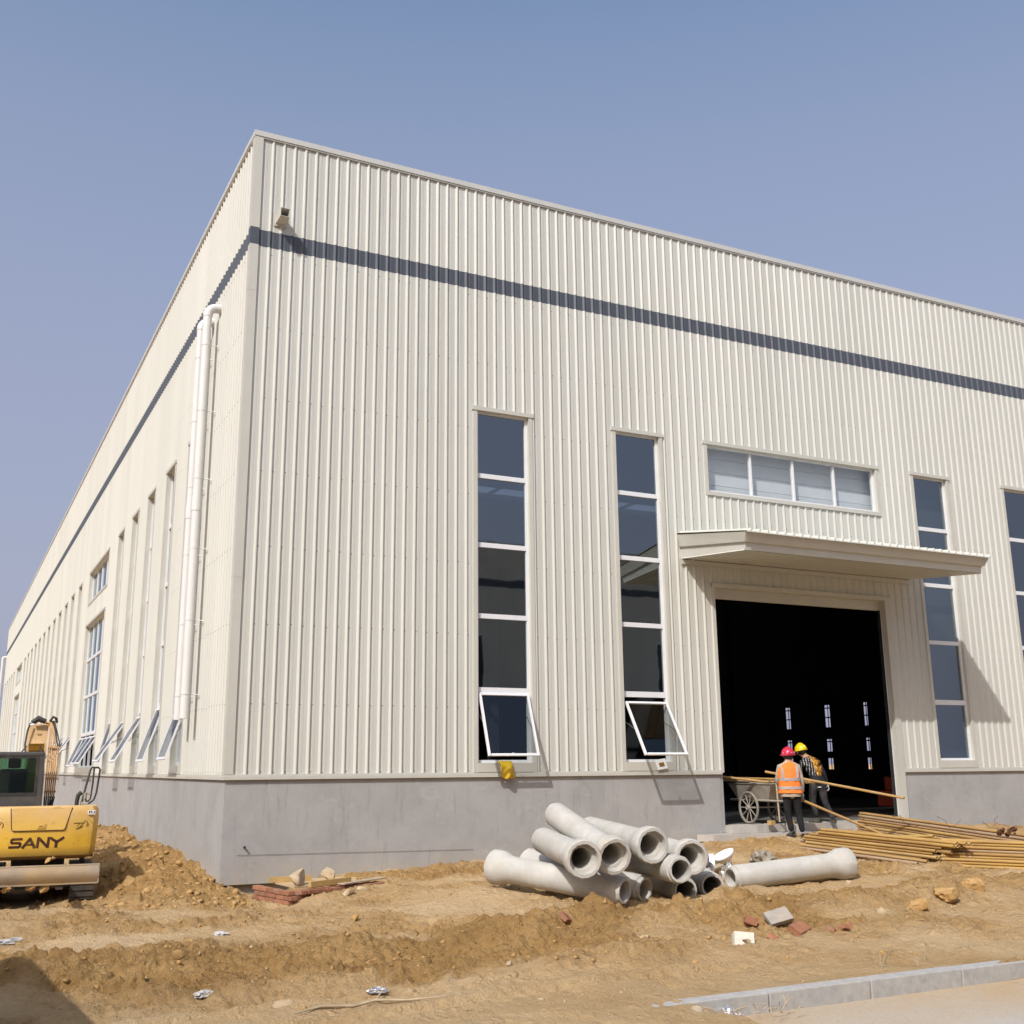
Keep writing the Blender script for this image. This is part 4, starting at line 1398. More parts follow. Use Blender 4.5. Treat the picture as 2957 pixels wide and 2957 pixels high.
b.tube([(*hi[0], ZT), (*hi[1], ZT), (*hi[2], ZT), (*hi[3], ZT), (*hi[0], ZT)], 0.014, M['cartmetal'], 6)
b.build("tray", ct)
for x in (-0.19, 0.28):
    b = MB(); b.tube([(x, -0.72, 0.86), (x - 0.05, -0.80, 0.45), (x - 0.05, -0.82, 0.07)], 0.018, M['wood2'], 6); b.build("prop_leg", ct)
for x, lb in ((10.83, "pale wooden block under the left prop of the handcart"), (11.32, "small wooden block under the right prop of the handcart")):
    b = MB(); b.box(-.07, .07, -.05, .05, 0, 0.085, M['batten'])
    o = b.build("wood_block"); o.location = (x + 0.06, -0.66 + 0.3, -1.05); o.rotation_euler = (0, 0, R(12)); bevel(o, 0.004)
    tag(o, lb, "wood block")
for k in range(11):
    x = 10.92 + 0.052 * (k % 8)
    z = -0.205 + 0.05 * (k // 8)
    y = -1.15 + rt.uniform(-.12, .1) + 0.12 * (k // 8)
    scaffold_tube(3.3, (x, y + 3.3, z + 0.02), (x + 0.03, y, z - 0.01), "rusty scaffold tube loaded lengthwise on the handcart", "scaffold tubes loaded on the handcart")
o = scaffold_tube(1.2, (10.35, 0.55, -0.10), (10.98, -0.52, -0.24), "short ochre tube slanting across the load of the handcart", "scaffold tubes loaded on the handcart")

mc = thing("red_machine", "dim red wheeled machine with a tubular frame just inside the right door jamb", "machine", (17.6, 2.9, -1.05), R(20))
b = MB(); b.cbox(-.42, .42, -.25, .25, .14, .52, .03, M['red']); b.build("body", mc)
b = MB(); b.cbox(-.02, .42, -.22, .22, .523, .86, .03, M['red']); b.build("motor_cover", mc)
b = MB(); b.tube([(-.46, -.24, .1), (-.46, -.24, .92), (-.40, -.24, .98), (.40, -.24, .98), (.46, -.24, .92), (.46, -.24, .1)], .018, M['cartmetal'], 8); b.build("tube_frame", mc)
for x in (-.3, .3):
    b = MB(); b.lathe([(-.03, .02), (-.03, .12), (.03, .12), (.03, .02)], 16, M['rubber'], T=Matrix.Translation((x, -.30, .12)) @ Matrix.Rotation(R(90), 4, 'Z'), close=True); b.build("wheel", mc)

# ---------------------------------------------------------------- people
def skin_body(pts, edges, root, regions, name, parent, sub=2):
    """pts: name -> (x,y,z,rx,ry); grows one continuous surface and colours it by nearest bone"""
    names = list(pts)
    me = bpy.data.meshes.new(name + "_skeleton")
    me.from_pydata([pts[n][:3] for n in names], [(names.index(a), names.index(c)) for a, c in edges], [])
    ob = bpy.data.objects.new(name + "_skeleton", me)
    COL.objects.link(ob)
    ob.modifiers.new("skin", 'SKIN')
    me.skin_vertices  # layer made with the modifier
    if not me.skin_vertices:
        bpy.context.view_layer.objects.active = ob
        bpy.ops.mesh.customdata_skin_add()
    sv = me.skin_vertices[0].data
    for i, n in enumerate(names):
        sv[i].radius = (pts[n][3], pts[n][4])
        sv[i].use_root = (n == root)
    ss = ob.modifiers.new("sub", 'SUBSURF')
    ss.levels = ss.render_levels = sub
    bpy.context.view_layer.update()
    ev = ob.evaluated_get(bpy.context.evaluated_depsgraph_get())
    res = bpy.data.meshes.new_from_object(ev)
    res.name = name
    bpy.data.objects.remove(ob)
    mats = []
    segs = []
    for (a, c), m in regions.items():
        if m not in mats:
            mats.append(m)
        segs.append((Vector(pts[a][:3]), Vector(pts[c][:3]), mats.index(m), (pts[a][3] + pts[c][3]) / 2))
    res.materials.clear()
    for m in mats:
        res.materials.append(m)
    for p in res.polygons:
        best, bi = 1e9, 0
        c = p.center
        for a, e, mi, rr in segs:
            t = max(0, min(1, (c - a).dot(e - a) / max((e - a).length_squared, 1e-9)))
            dd = (c - (a + (e - a) * t)).length / rr
            if dd < best:
                best, bi = dd, mi
        p.material_index = bi
        p.use_smooth = True
    return link(name, res, parent)

def hand(parent, at, fwd, side, mat, name="hand", curl=0.9, s=1.0):
    """palm with five bent fingers; fwd points from the wrist to the knuckles, side to the thumb"""
    f = Vector(fwd).normalized()
    sd = Vector(side)
    sd = (sd - f * sd.dot(f)).normalized()
    up = f.cross(sd)
    T = Matrix.Translation(at) @ Matrix(((f.x, sd.x, up.x), (f.y, sd.y, up.y), (f.z, sd.z, up.z))).to_4x4()
    T = T @ Matrix.Diagonal((s, s, s, 1))
    b = MB()
    b.ball((0.045, 0, 0), (0.052, 0.042, 0.018), mat, 12, 8)
    for k, (y, ln) in enumerate(((0.030, 0.072), (0.010, 0.080), (-0.011, 0.074), (-0.031, 0.058))):
        p = [Vector((0.085, y, 0))]
        a = 0.25
        for st, q in ((ln * .45, 0.0), (ln * .32, curl), (ln * .25, curl)):
            a += q
            p.append(p[-1] + Vector((math.cos(a) * st, 0, -math.sin(a) * st)))
        b.tube(p, [0.0095, 0.009, 0.0085, 0.0065], mat, 8)
    b.tube([(0.02, 0.036, -0.004), (0.050, 0.060, -0.014), (0.072, 0.058, -0.034)], [0.012, 0.0105, 0.008], mat, 8)
    for i, v in enumerate(b.v):
        b.v[i] = T @ v
    return b.build(name, parent)

def loft(rings, m, seg=24, arc=None):
    """rings: (cx, cy, z, rx, ry); arc: keeps angles between the two values only"""
    b = MB()
    a0, a1 = arc if arc else (0, 2 * math.pi)
    n = seg if not arc else seg + 1
    vs, fs = [], []
    for cx_, cy_, z, rx, ry in rings:
        for j in range(n):
            t = a0 + (a1 - a0) * j / seg
            c_, s_ = math.cos(t), math.sin(t)
            e = 0.8
            vs.append((cx_ + rx * math.copysign(abs(c_) ** e, c_), cy_ + ry * math.copysign(abs(s_) ** e, s_), z))
    for i in range(len(rings) - 1):
        for j in range(seg):
            jj = (j + 1) % n
            fs.append((i * n + j, i * n + jj, (i + 1) * n + jj, (i + 1) * n + j))
    b.add(vs, fs, m, True)
    return b

def face_parts(parent, c, fwd, s=1.0):
    """nose, eyes, mouth and ears on the front and sides of the head centred at c"""
    f = Vector(fwd).normalized()
    sd = Vector((f.y, -f.x, 0))
    c = Vector(c)
    b = MB(); b.ball(c + f * 0.105 + Vector((0, 0, -0.015)), (0.016, 0.016, 0.026), M['skin'], 8, 6); b.build("nose", parent)
    for k in (-1, 1):
        b = MB(); b.ball(c + f * 0.088 + sd * 0.032 * k + Vector((0, 0, 0.012)), 0.012, M['hair'], 8, 6); b.build("eye", parent)
        b = MB(); b.ball(c + sd * 0.083 * k + Vector((0, 0, -0.01)), (0.014, 0.018, 0.032), M['skin'], 8, 6); b.build("ear", parent)
    b = MB(); b.ball(c + f * 0.090 + Vector((0, 0, -0.06)), (0.024, 0.024, 0.008), M['skin'], 8, 6); b.build("mouth", parent)

def hard_hat(parent, c, tilt, mat, brim_dir):
    h = MB()
    h.ball((0, 0, 0), (0.122, 0.140, 0.135), mat, 24, 10, cut=0.0)
    h.lathe([(-0.022, 0.124), (-0.010, 0.137), (0.0, 0.126)], 24, mat, T=Matrix.Rotation(R(-90), 4, 'Y') @ Matrix.Diagonal((1, 1, 1.1, 1)))
    # peak in front, ridge over the crown
    pk = []
    for j in range(9):
        t = R(35 + 110 * j / 8)
        pk.append((0.128 * math.cos(t), 0.145 * math.sin(t)))
    po = [(x * 1.0, y + 0.045 * math.sin(R(180 * j / 8))) for j, (x, y) in enumerate(pk)]
    vs = [(x, y, -0.008) for x, y in pk] + [(x, y, -0.026) for x, y in po]
    h.add(vs, [(j, j + 1, 9 + j + 1, 9 + j) for j in range(8)], mat, True)
    h.tube([(0, -0.136 * math.cos(R(a)), 0.139 * math.sin(R(a))) for a in range(15, 170, 14)], 0.012, mat, 8)
    o = h.build("hard_hat", parent)
    o.location = c
    o.rotation_euler = (Matrix.Rotation(brim_dir, 3, 'Z') @ Euler(tilt).to_matrix()).to_euler()
    return o

# frame of both figures: X to the right as seen by us, Y away from us
YAW = math.atan2(-0.444572, 0.895716)

# --- the worker in the orange vest, seen from behind, stooping a little to the left
p1 = thing("person", "worker with crimson hard hat and orange reflective vest standing with back to us", "person", (10.147, -1.978, gz(10.147, -1.978) + 0.005), YAW)
P = {
 'pelvis': (-0.075, 0.00, 0.80, 0.150, 0.110), 'belly': (-0.085, 0.015, 0.93, 0.150, 0.115), 'chest': (-0.085, 0.045, 1.13, 0.165, 0.120), 'collar': (-0.075, 0.06, 1.29, 0.120, 0.090),
 'neck': (-0.068, 0.075, 1.375, 0.056, 0.056), 'jaw': (-0.068, 0.10, 1.425, 0.070, 0.078), 'head': (-0.068, 0.105, 1.50, 0.080, 0.092), 'crown': (-0.066, 0.105, 1.565, 0.060, 0.070),
 'lsh': (-0.245, 0.06, 1.265, 0.070, 0.068), 'lel': (-0.285, 0.13, 1.02, 0.052, 0.052), 'lwr': (-0.19, 0.30, 0.86, 0.036, 0.036),
 'rsh': (0.085, 0.05, 1.265, 0.072, 0.068), 'rel': (0.145, 0.04, 1.00, 0.054, 0.054), 'rwr': (0.165, 0.12, 0.80, 0.038, 0.036),
 'lhip': (-0.155, 0.0, 0.74, 0.098, 0.105), 'lkn': (-0.150, 0.05, 0.44, 0.066, 0.070), 'lan': (-0.105, 0.02, 0.10, 0.050, 0.054),
 'rhip': (0.005, -0.01, 0.74, 0.098, 0.105), 'rkn': (0.045, 0.02, 0.44, 0.066, 0.070), 'ran': (0.075, -0.05, 0.09, 0.050, 0.054),
}
ED = [('pelvis', 'belly'), ('belly', 'chest'), ('chest', 'collar'), ('collar', 'neck'), ('neck', 'jaw'), ('jaw', 'head'), ('head', 'crown'), ('collar', 'lsh'), ('lsh', 'lel'), ('lel', 'lwr'), ('collar', 'rsh'), ('rsh', 'rel'), ('rel', 'rwr'),
      ('pelvis', 'lhip'), ('lhip', 'lkn'), ('lkn', 'lan'), ('pelvis', 'rhip'), ('rhip', 'rkn'), ('rkn', 'ran')]
def regions(top, legs):
    rg = {}
    for e in ED:
        if e[1] in ('jaw', 'head', 'crown') or e == ('collar', 'neck'):
            rg[e] = M['skin']
        elif e[1] in ('lhip', 'lkn', 'lan', 'rhip', 'rkn', 'ran'):
            rg[e] = legs
        else:
            rg[e] = top
    return rg
skin_body(P, ED, 'pelvis', regions(M['tan'], M['trouser']), "body", p1)
# vest
vr = [(-0.088, 0.0, 0.80, 0.222, 0.168), (-0.085, 0.005, 0.86, 0.215, 0.163), (-0.088, 0.02, 0.97, 0.196, 0.158), (-0.088, 0.035, 1.08, 0.200, 0.162), (-0.086, 0.05, 1.18, 0.205, 0.160), (-0.082, 0.055, 1.26, 0.192, 0.140), (-0.078, 0.06, 1.315, 0.150, 0.112), (-0.072, 0.068, 1.35, 0.088, 0.082), (-0.070, 0.072, 1.37, 0.072, 0.070)]
def ring_at(z, grow=0.0):
    for a, c in zip(vr[:-1], vr[1:]):
        if a[2] <= z <= c[2]:
            t = (z - a[2]) / (c[2] - a[2])
            return (a[0] + (c[0] - a[0]) * t, a[1] + (c[1] - a[1]) * t, z, a[3] + (c[3] - a[3]) * t + grow, a[4] + (c[4] - a[4]) * t + grow)
v_ = loft(vr, M['orange'], 32)
rv = random.Random(5)
for i, q in enumerate(v_.v):
    v_.v[i] = q + Vector((0, 0, 0)) + Vector((1, 1, 0)) * 0.006 * math.sin(q.z * 60 + q.x * 35)
v_.build("vest", p1)
for z0_, z1_ in ((0.868, 0.918), (1.020, 1.072)):
    b = loft([ring_at(z0_, 0.008), ring_at((z0_ + z1_) / 2, 0.009), ring_at(z1_, 0.008)], M['reflect'], 32)
    b.build("reflective_band", p1)
for x in (-0.235, 0.03):
    b = MB()
    pts = []
    for z in (1.072, 1.14, 1.20, 1.26, 1.30):
        r_ = ring_at(z, 0.010)
        t = max(-0.98, min(0.98, (x + (0.02 if x > 0 else -0.0) * (z - 1.07) * 4 - r_[0]) / r_[3]))
        yy_ = r_[1] - r_[4] * (1 - abs(t) ** 2.5) ** (1 / 2.5)
        pts.append((r_[0] + t * r_[3], yy_, z))
    vs = [(px - 0.024, py, pz) for px, py, pz in pts] + [(px + 0.024, py, pz) for px, py, pz in pts]
    n = len(pts)
    b.add(vs, [(i, i + 1, n + i + 1, n + i) for i in range(n - 1)], M['reflect'], True)
    b.build("reflective_strap", p1)
b = loft([(-0.085, 0.0, 0.735, 0.185, 0.145), (-0.085, 0.0, 0.79, 0.195, 0.150), (-0.085, 0.005, 0.85, 0.19, 0.150)], M['tan'], 24)
b.build("shirt_hem", p1)
b = MB(); b.ball((-0.068, 0.075, 1.485), (0.092, 0.095, 0.10), M['hair'], 16, 10); b.build("hair", p1)
face_parts(p1, (-0.068, 0.115, 1.49), (0, 1, 0))
hh = hard_hat(p1, (-0.068, 0.09, 1.505), (R(2), R(-3), 0), M['redhat'], 0)
for a in (-55, -20, 20, 55):
    b = MB(); b.ball((0.128 * math.sin(R(a)), -0.134 * math.cos(R(a)), 0.028), 0.0085, M['white'], 8, 6); b.build("hat_stud", hh)
hand(p1, (0.165, 0.115, 0.79), (0.05, 0.35, -0.9), (-0.3, 0.9, 0), M['glove'], "glove")
hand(p1, (-0.19, 0.30, 0.855), (0.4, 0.85, -0.3), (1, 0, 0.3), M['glove'], "glove")
def shoe(parent, c, ang, m):
    b = MB()
    T = Matrix.Translation(c) @ Matrix.Rotation(ang, 4, 'Z')
    b.box(-0.044, 0.044, -0.085, 0.175, 0.0, 0.022, M['rubber'], T)
    prof = [(-0.080, 0.095, 0.040), (-0.02, 0.105, 0.043), (0.04, 0.085, 0.044), (0.10, 0.062, 0.043), (0.16, 0.048, 0.036), (0.18, 0.03, 0.02)]
    vs, fs = [], []
    for y, h, w in prof:
        for k in range(7):
            a = math.pi * k / 6
            vs.append((w * math.cos(a), y, 0.02 + (h - 0.02) * math.sin(a) ** 0.7 if 0 < k < 6 else 0.02))
    for i in range(len(prof) - 1):
        for k in range(6):
            fs.append((i * 7 + k, i * 7 + k + 1, (i + 1) * 7 + k + 1, (i + 1) * 7 + k))
    fs.append(list(range(7)))
    b.add(vs, fs, m, True, T)
    return b.build("shoe", parent)
shoe(p1, (-0.105, -0.01, gz(10.147 - .12, -1.94) - gz(10.147, -1.978)), R(12), M['shoe'])
shoe(p1, (0.075, -0.08, gz(10.19, -2.08) - gz(10.147, -1.978)), R(-18), M['shoe'])
o = scaffold_tube(2.9, (10.32, -1.78, -0.475), (10.56, -3.66, -1.06), "ochre tube slanting from the orange vested worker's right hand onto the pile", "scaffold tubes held by the workers")

# --- the worker in the patterned shirt, mid-step at the threshold, bending to the left
p2o = Vector((12.36, -0.30, -1.05))
p2 = thing("person", "worker with yellow hard hat and black shirt with gold and white pattern carrying a tube", "person", tuple(p2o), YAW)
P2 = {
 'pelvis': (-0.115, 0.00, 0.80, 0.155, 0.115), 'belly': (-0.125, 0.02, 0.93, 0.145, 0.115), 'chest': (-0.185, 0.06, 1.11, 0.160, 0.120), 'collar': (-0.235, 0.08, 1.255, 0.120, 0.088),
 'neck': (-0.285, 0.10, 1.345, 0.055, 0.055), 'jaw': (-0.345, 0.13, 1.385, 0.068, 0.078), 'head': (-0.375, 0.135, 1.455, 0.080, 0.092), 'crown': (-0.385, 0.135, 1.525, 0.060, 0.070),
 'lsh': (-0.385, 0.08, 1.20, 0.070, 0.066), 'lel': (-0.430, 0.20, 0.98, 0.052, 0.052), 'lwr': (-0.36, 0.40, 0.90, 0.036, 0.036),
 'rsh': (-0.065, 0.06, 1.235, 0.074, 0.068), 'rel': (0.040, 0.02, 1.00, 0.052, 0.052), 'rwr': (0.105, 0.05, 0.80, 0.036, 0.036),
 'lhip': (-0.200, 0.0, 0.73, 0.102, 0.108), 'lkn': (-0.215, 0.10, 0.42, 0.070, 0.074), 'lan': (-0.150, 0.06, 0.10, 0.052, 0.056),
 'rhip': (-0.035, -0.01, 0.73, 0.102, 0.108), 'rkn': (0.020, 0.02, 0.42, 0.070, 0.074), 'ran': (0.130, -0.12, 0.08, 0.052, 0.056),
}
skin_body(P2, ED, 'pelvis', regions(M['shirt'], M['jean']), "body", p2)
b = MB(); b.ball((-0.365, 0.105, 1.455), (0.090, 0.095, 0.085), M['hair'], 16, 10); b.build("hair", p2)
face_parts(p2, (-0.378, 0.145, 1.44), (-0.5, 0.85, 0))
hard_hat(p2, (-0.375, 0.12, 1.475), (R(-10), R(-6), 0), M['yelhat'], R(28))
b = MB(); b.tube([(-0.27, -0.02, 0.835), (-0.115, -0.128, 0.845), (0.04, -0.03, 0.835)], 0.018, M['rubber'], 6); b.build("belt", p2)
b = MB(); b.ball((-0.10, -0.108, 0.715), (0.045, 0.012, 0.010), M['white'], 10, 6); b.build("pocket_stitching", p2)
hand(p2, (0.105, 0.05, 0.79), (0.25, -0.1, -0.95), (0.2, 0.9, 0), M['glove'], "glove", s=1.15)
hand(p2, (-0.36, 0.40, 0.90), (0.5, 0.8, -0.2), (0.7, -0.4, 0.4), M['glove'], "glove")
shoe(p2, (-0.155, 0.05, 0.0), R(50), M['shoe'])
shoe(p2, (0.130, -0.16, gz(12.26, -.42) + 1.05 if gz(12.26, -.42) > -1.05 else -0.0), R(-20), M['shoe'])
pole = scaffold_tube(2.9, (10.70, -0.50, -0.01), (11.58, -3.15, -0.47), "long pale tube carried level by the worker in the patterned shirt", "scaffold tubes held by the workers")

# ---------------------------------------------------------------- excavator
EX = Vector((-2.53, 2.50, -1.975))
ex = thing("excavator", "yellow crawler excavator seen from behind with the word SANY on its counterweight", "excavator", tuple(EX), R(-4.7))
# counterweight outline in plan, its rear face towards us (local -Y)
b = MB()
plan = [(-0.88, -0.62), (-0.885, -0.98), (-0.865, -1.10), (-0.80, -1.19), (-0.70, -1.225), (0.70, -1.225), (0.80, -1.19), (0.865, -1.10), (0.885, -0.98), (0.88, -0.62)]
lev = [(0.700, 0.80), (0.715, 0.88), (0.76, 0.945), (0.83, 0.965), (1.05, 0.985), (1.38, 1.0), (1.47, 0.985), (1.52, 0.955)]
vs, fs = [], []
n = len(plan)
for z, s in lev:
    for x, y in plan:
        vs.append((x * s, -0.62 + (y + 0.62) * (s if y < -0.7 else 1), z))
for i in range(len(lev) - 1):
    for j in range(n):
        fs.append((i * n + j, i * n + (j + 1) % n, (i + 1) * n + (j + 1) % n, (i + 1) * n + j))
fs.append(list(range(n))[::-1]); fs.append([len(vs) - n + j for j in range(n)])
b.add(vs, fs, M['yellow'], True)
cw = edge_split(b.build("counterweight", ex), 28)
yr = -1.232
def rear(px, py):      # decal coordinates: metres right of the axis, metres above the ground
    return (px, yr, py)
hb = MB()
hx0, hx1, hz0, hz1 = -0.46, 0.46, 1.155, 1.505
hb.add([(hx0 + 0.035, -1.235, hz0 + .02), (hx0 + .06, -1.235, hz0), (hx1 - .12, -1.235, hz0), (hx1 - .09, -1.235, hz0 + .02), (hx1, -1.220, hz1), (hx0, -1.220, hz1)], [(0, 1, 2, 3, 4, 5)], M['yellow'])
hb.tube([(hx0, -1.222, hz1), (hx0 + 0.035, -1.236, hz0 + .02), (hx0 + .06, -1.236, hz0), (hx1 - .12, -1.236, hz0), (hx1 - .09, -1.236, hz0 + .02), (hx1, -1.222, hz1)], 0.006, M['rubber'], 5)
hb.build("rear_hatch", cw)
hb = MB()
hb.box(-0.055, 0.075, -1.246, -1.236, 1.185, 1.262, M['yellow']); hb.box(-0.035, 0.052, -1.252, -1.246, 1.20, 1.24, M['yellow']); hb.box(-0.02, 0.038, -1.255, -1.252, 1.217, 1.226, M['rubber'])
hb.build("hatch_handle", cw)
# lettering S A N Y
def ysurf(z):
    for (za, sa), (zb2, sb2) in zip(lev[:-1], lev[1:]):
        if za <= z <= zb2:
            return -0.62 - 0.605 * (sa + (sb2 - sa) * (z - za) / (zb2 - za)) - 0.0035
    return -1.23
lt = MB()
def poly(pts, m=M['letter'], y=-1.233):
    lt.add([(px, ysurf(py), py) for px, py in pts], [list(range(len(pts)))], m)
def strip(pts, w, m=M['letter']):
    for (a, c) in zip(pts[:-1], pts[1:]):
        d = Vector((c[0] - a[0], c[1] - a[1])).normalized()
        e = Vector((-d.y, d.x)) * w / 2
        p, q = Vector(a) - d * w * 0.3, Vector(c) + d * w * 0.3
        poly([(p - e)[:], (q - e)[:], (q + e)[:], (p + e)[:]], m)
zb_, zt_ = 0.895, 1.040
th = 0.038
X0 = -0.425
strip([(X0 + .165, zt_ - .012), (X0 + .03, zt_ - .012)], th); strip([(X0 + .018, zt_ - .02), (X0 + .012, zt_ - .055)], th); strip([(X0 + .02, zt_ - .068), (X0 + .135, zt_ - .072)], th)
strip([(X0 + .148, zt_ - .08), (X0 + .142, zb_ + .02)], th); strip([(X0 + .13, zb_ + .012), (X0 - .012, zb_ + .012)], th)
X1 = X0 + .185
strip([(X1, zb_), (X1 + .10, zt_ - .01)], th * 1.1); strip([(X1 + .10, zt_ - .01), (X1 + .175, zb_)], th * 1.2); strip([(X1 + .05, zb_ + .045), (X1 + .15, zb_ + .045)], th * .8)
X2 = X1 + .215
strip([(X2, zb_), (X2 + .012, zt_)], th * 1.1); strip([(X2 + .02, zt_ - .005), (X2 + .145, zb_ + .01)], th * 1.1); strip([(X2 + .155, zb_), (X2 + .165, zt_)], th * 1.1)
X3 = X2 + .20
strip([(X3 - .005, zt_ - .005), (X3 + .085, zb_ + .075)], th * 1.1); strip([(X3 + .185, zt_ - .005), (X3 + .085, zb_ + .075)], th * 1.1); strip([(X3 + .085, zb_ + .085), (X3 + .078, zb_)], th * 1.15)
stuff(lt.build("lettering", cw))
# faded emblem, diamond mark and the small white plate
lt = MB()
def emblem(cx_):
    strip([(cx_ - .10, 1.252), (cx_ + .07, 1.258)], .016, M['decal'])
    arc = [(cx_ + .07 + .04 * math.cos(R(a)), 1.245 + .045 * math.sin(R(a))) for a in range(120, -80, -25)]
    strip(arc, .012, M['decal'])
    strip([(cx_ - .045, 1.205), (cx_ - .01, 1.25)], .010, M['decal']); strip([(cx_ + .0, 1.205), (cx_ + .05, 1.25)], .012, M['decal'])
    poly([(cx_ - .075, 1.155), (cx_ - .03, 1.158), (cx_ + .03, 1.185), (cx_ + .05, 1.215), (cx_ - .01, 1.20), (cx_ - .05, 1.18)], M['decal'])
emblem(0.60); emblem(-0.66)
lt.build("emblem", cw)
lt = MB()
for cx_ in (0.62, -0.66):
    strip([(cx_ - .18, 1.285), (cx_ - .02, 1.44)], .014, M['decal2']); strip([(cx_ - .18, 1.265), (cx_ - .04, 1.11)], .010, M['decal2']); strip([(cx_ + .06, 1.37), (cx_ + .17, 1.27)], .012, M['decal2'])
lt.build("diamond_mark", cw)
lt = MB()
T_ = Matrix.Translation((0.765, -1.222, 1.425)) @ Matrix.Rotation(R(10), 4, 'Z')
lt.box(-.065, .055, -.006, .0, -.038, .032, M['bowl'], T_)
for a0, a1, c0, c1 in ((-.05, -.035, -.02, .02), (-.03, -.008, .008, .018), (-.012, .0, -.02, .01), (.012, .02, -.018, -.006), (.03, .05, -.004, .006), (.036, .044, -.022, .02)):
    lt.box(a0, a1, -.009, -.006, c0, c1, M['rubber'], T_)
lt.build("number_plate", cw)
b = MB(); b.box(-0.84, 0.84, -0.80, 0.98, 0.70, 0.80, M['track']); b.cbox(0.10, 0.86, -0.62, 0.95, 0.80, 1.44, 0.04, M['yellow']); b.build("upper_frame", ex)
b = MB(); b.tube([(0, 0, 0.42), (0, 0, 0.70)], 0.42, M['track'], 20); b.build("slewing_ring", ex)
# crawler
for s in (-1, 1):
    b = MB()
    pts = []
    for k in range(24):
        t = k / 24
        a = 2 * math.pi * t
        yy_ = 1.02 * max(-1, min(1, 1.35 * math.cos(a)))
        zz_ = 0.275 + 0.255 * max(-1, min(1, 1.5 * math.sin(a)))
        pts.append((yy_, zz_))
    T = Matrix(((0, 0, 1, 0), (1, 0, 0, 0), (0, 1, 0, 0), (0, 0, 0, 1)))
    b.prism(pts, 0.52 if s > 0 else -0.88, 0.88 if s > 0 else -0.52, M['track'], T)
    tr = b.build("track", ex)
    for (y0_, z0_), (y1_, z1_) in zip(pts, pts[1:] + pts[:1]):
        g = MB()
        mid = Vector((0.70 * s, (y0_ + y1_) / 2, (z0_ + z1_) / 2))
        dv = Vector((0, y1_ - y0_, z1_ - z0_))
        if dv.length < 0.03:
            continue
        g.box(-0.185, 0.185, -0.03, 0.03, -0.018, 0.018, M['track'], Matrix.Translation(mid) @ Vector((0, 1, 0)).rotation_difference(dv.normalized()).to_matrix().to_4x4())
        g.build("track_shoe", tr)
b = MB(); b.box(-0.5, 0.5, -0.7, 0.7, 0.22, 0.42, M['track']); b.build("undercarriage", ex)
# dozer blade raised behind the tracks
b = MB()
arcp = []
for k in range(9):
    t = k / 8
    z = 0.43 + 0.25 * t
    y = -2.36 - 0.05 * math.sin(math.pi * t) + 0.045
    arcp.append((y, z))
o2 = [(y + 0.03, z) for y, z in arcp][::-1]
b.prism(arcp + o2, -0.90, 0.895, M['blade'], Matrix(((0, 0, 1, 0), (1, 0, 0, 0), (0, 1, 0, 0), (0, 0, 0, 1))))
b.tube([(-0.90, arcp[-1][0] + .012, 0.683), (0.895, arcp[-1][0] + .012, 0.683)], 0.018, M['blade'], 8)
b.box(-0.90, 0.895, arcp[0][0] - .012, arcp[0][0] + .02, 0.41, 0.435, M['blade'])
for x in (-0.90, 0.875):
    b.box(x, x + 0.022, arcp[0][0] - 0.03, arcp[0][0] + 0.16, 0.42, 0.67, M['blade'])
b.build("dozer_blade", ex)
b = MB()
for x in (-0.34, 0.34):
    b.box(x - 0.05, x + 0.05, -2.30, -0.6, 0.34, 0.44, M['track'])
b.build("blade_arm", ex)
rc = random.Random(4)
b = MB()
for k in range(9):
    b.rock((rc.uniform(-0.85, 0.05), -2.24, 0.38 + rc.uniform(-.03, .02)), rc.uniform(.05, .10), M['clod'], rc, 1, (1.6, .8, .8))
b.rock((0.13, -2.26, 0.36), 0.085, M['clod'], rc, 2, (.9, .7, 1.0))
b.rock((0.15, -2.2, 0.76), 0.07, M['clod'], rc, 2, (1.3, .7, .9)); b.rock((0.22, -2.2, 0.79), 0.045, M['clod'], rc, 2)
stuff(b.build("caked_soil", ex))
# cab with its rear window
b = MB()
c0, c1, d0, d1, e0, e1 = -0.90, -0.035, -0.52, 0.85, 1.50, 2.40
pl = 0.075
b.cbox(c0, c1, d0, d1, e1 - 0.07, e1, 0.02, M['cabframe'])
for x, y in ((c0, d0), (c1 - pl, d0), (c0, d1 - pl), (c1 - pl, d1 - pl)):
    b.box(x, x + pl, y, y + pl, e0 + .18, e1 - 0.07, M['cabframe'])
b.box(c0, c1, d0, d1, e0 - .5, e0 + 0.18, M['cabframe'])
b.build("cab", ex)
b = MB(); b.box(c0 + pl, c1 - pl, d0 - .006, d0 + .0, e0 + .18, e0 + .235, M['rubber']); b.box(c0 + pl, c1 - pl, d0 - .006, d0, e1 - .11, e1 - .07, M['rubber'])
b.box(c0 + pl, c0 + pl + .04, d0 - .006, d0, e0 + .235, e1 - .11, M['rubber']); b.box(c1 - pl - .045, c1 - pl, d0 - .006, d0, e0 + .235, e1 - .11, M['rubber'])
b.build("window_seal", ex)
b = MB(); b.quad((c0 + .09, d0 + .01, e0 + .22), (c1 - .09, d0 + .01, e0 + .22), (c1 - .09, d0 + .01, e1 - .09), (c0 + .09, d0 + .01, e1 - .09), M['cabglass']); b.build("rear_window", ex)
b = MB()
b.quad((c0 + .05, d1 - .03, e0 + .2), (c1 - .05, d1 - .03, e0 + .2), (c1 - .05, d1 - .03, e1 - .08), (c0 + .05, d1 - .03, e1 - .08), M['cabglass'])
for x in (c0 + .02, c1 - .02):
    b.quad((x, d0 + .07, e0 + .2), (x, d1 - .07, e0 + .2), (x, d1 - .07, e1 - .08), (x, d0 + .07, e1 - .08), M['cabglass'])
b.build("cab_glazing", ex)
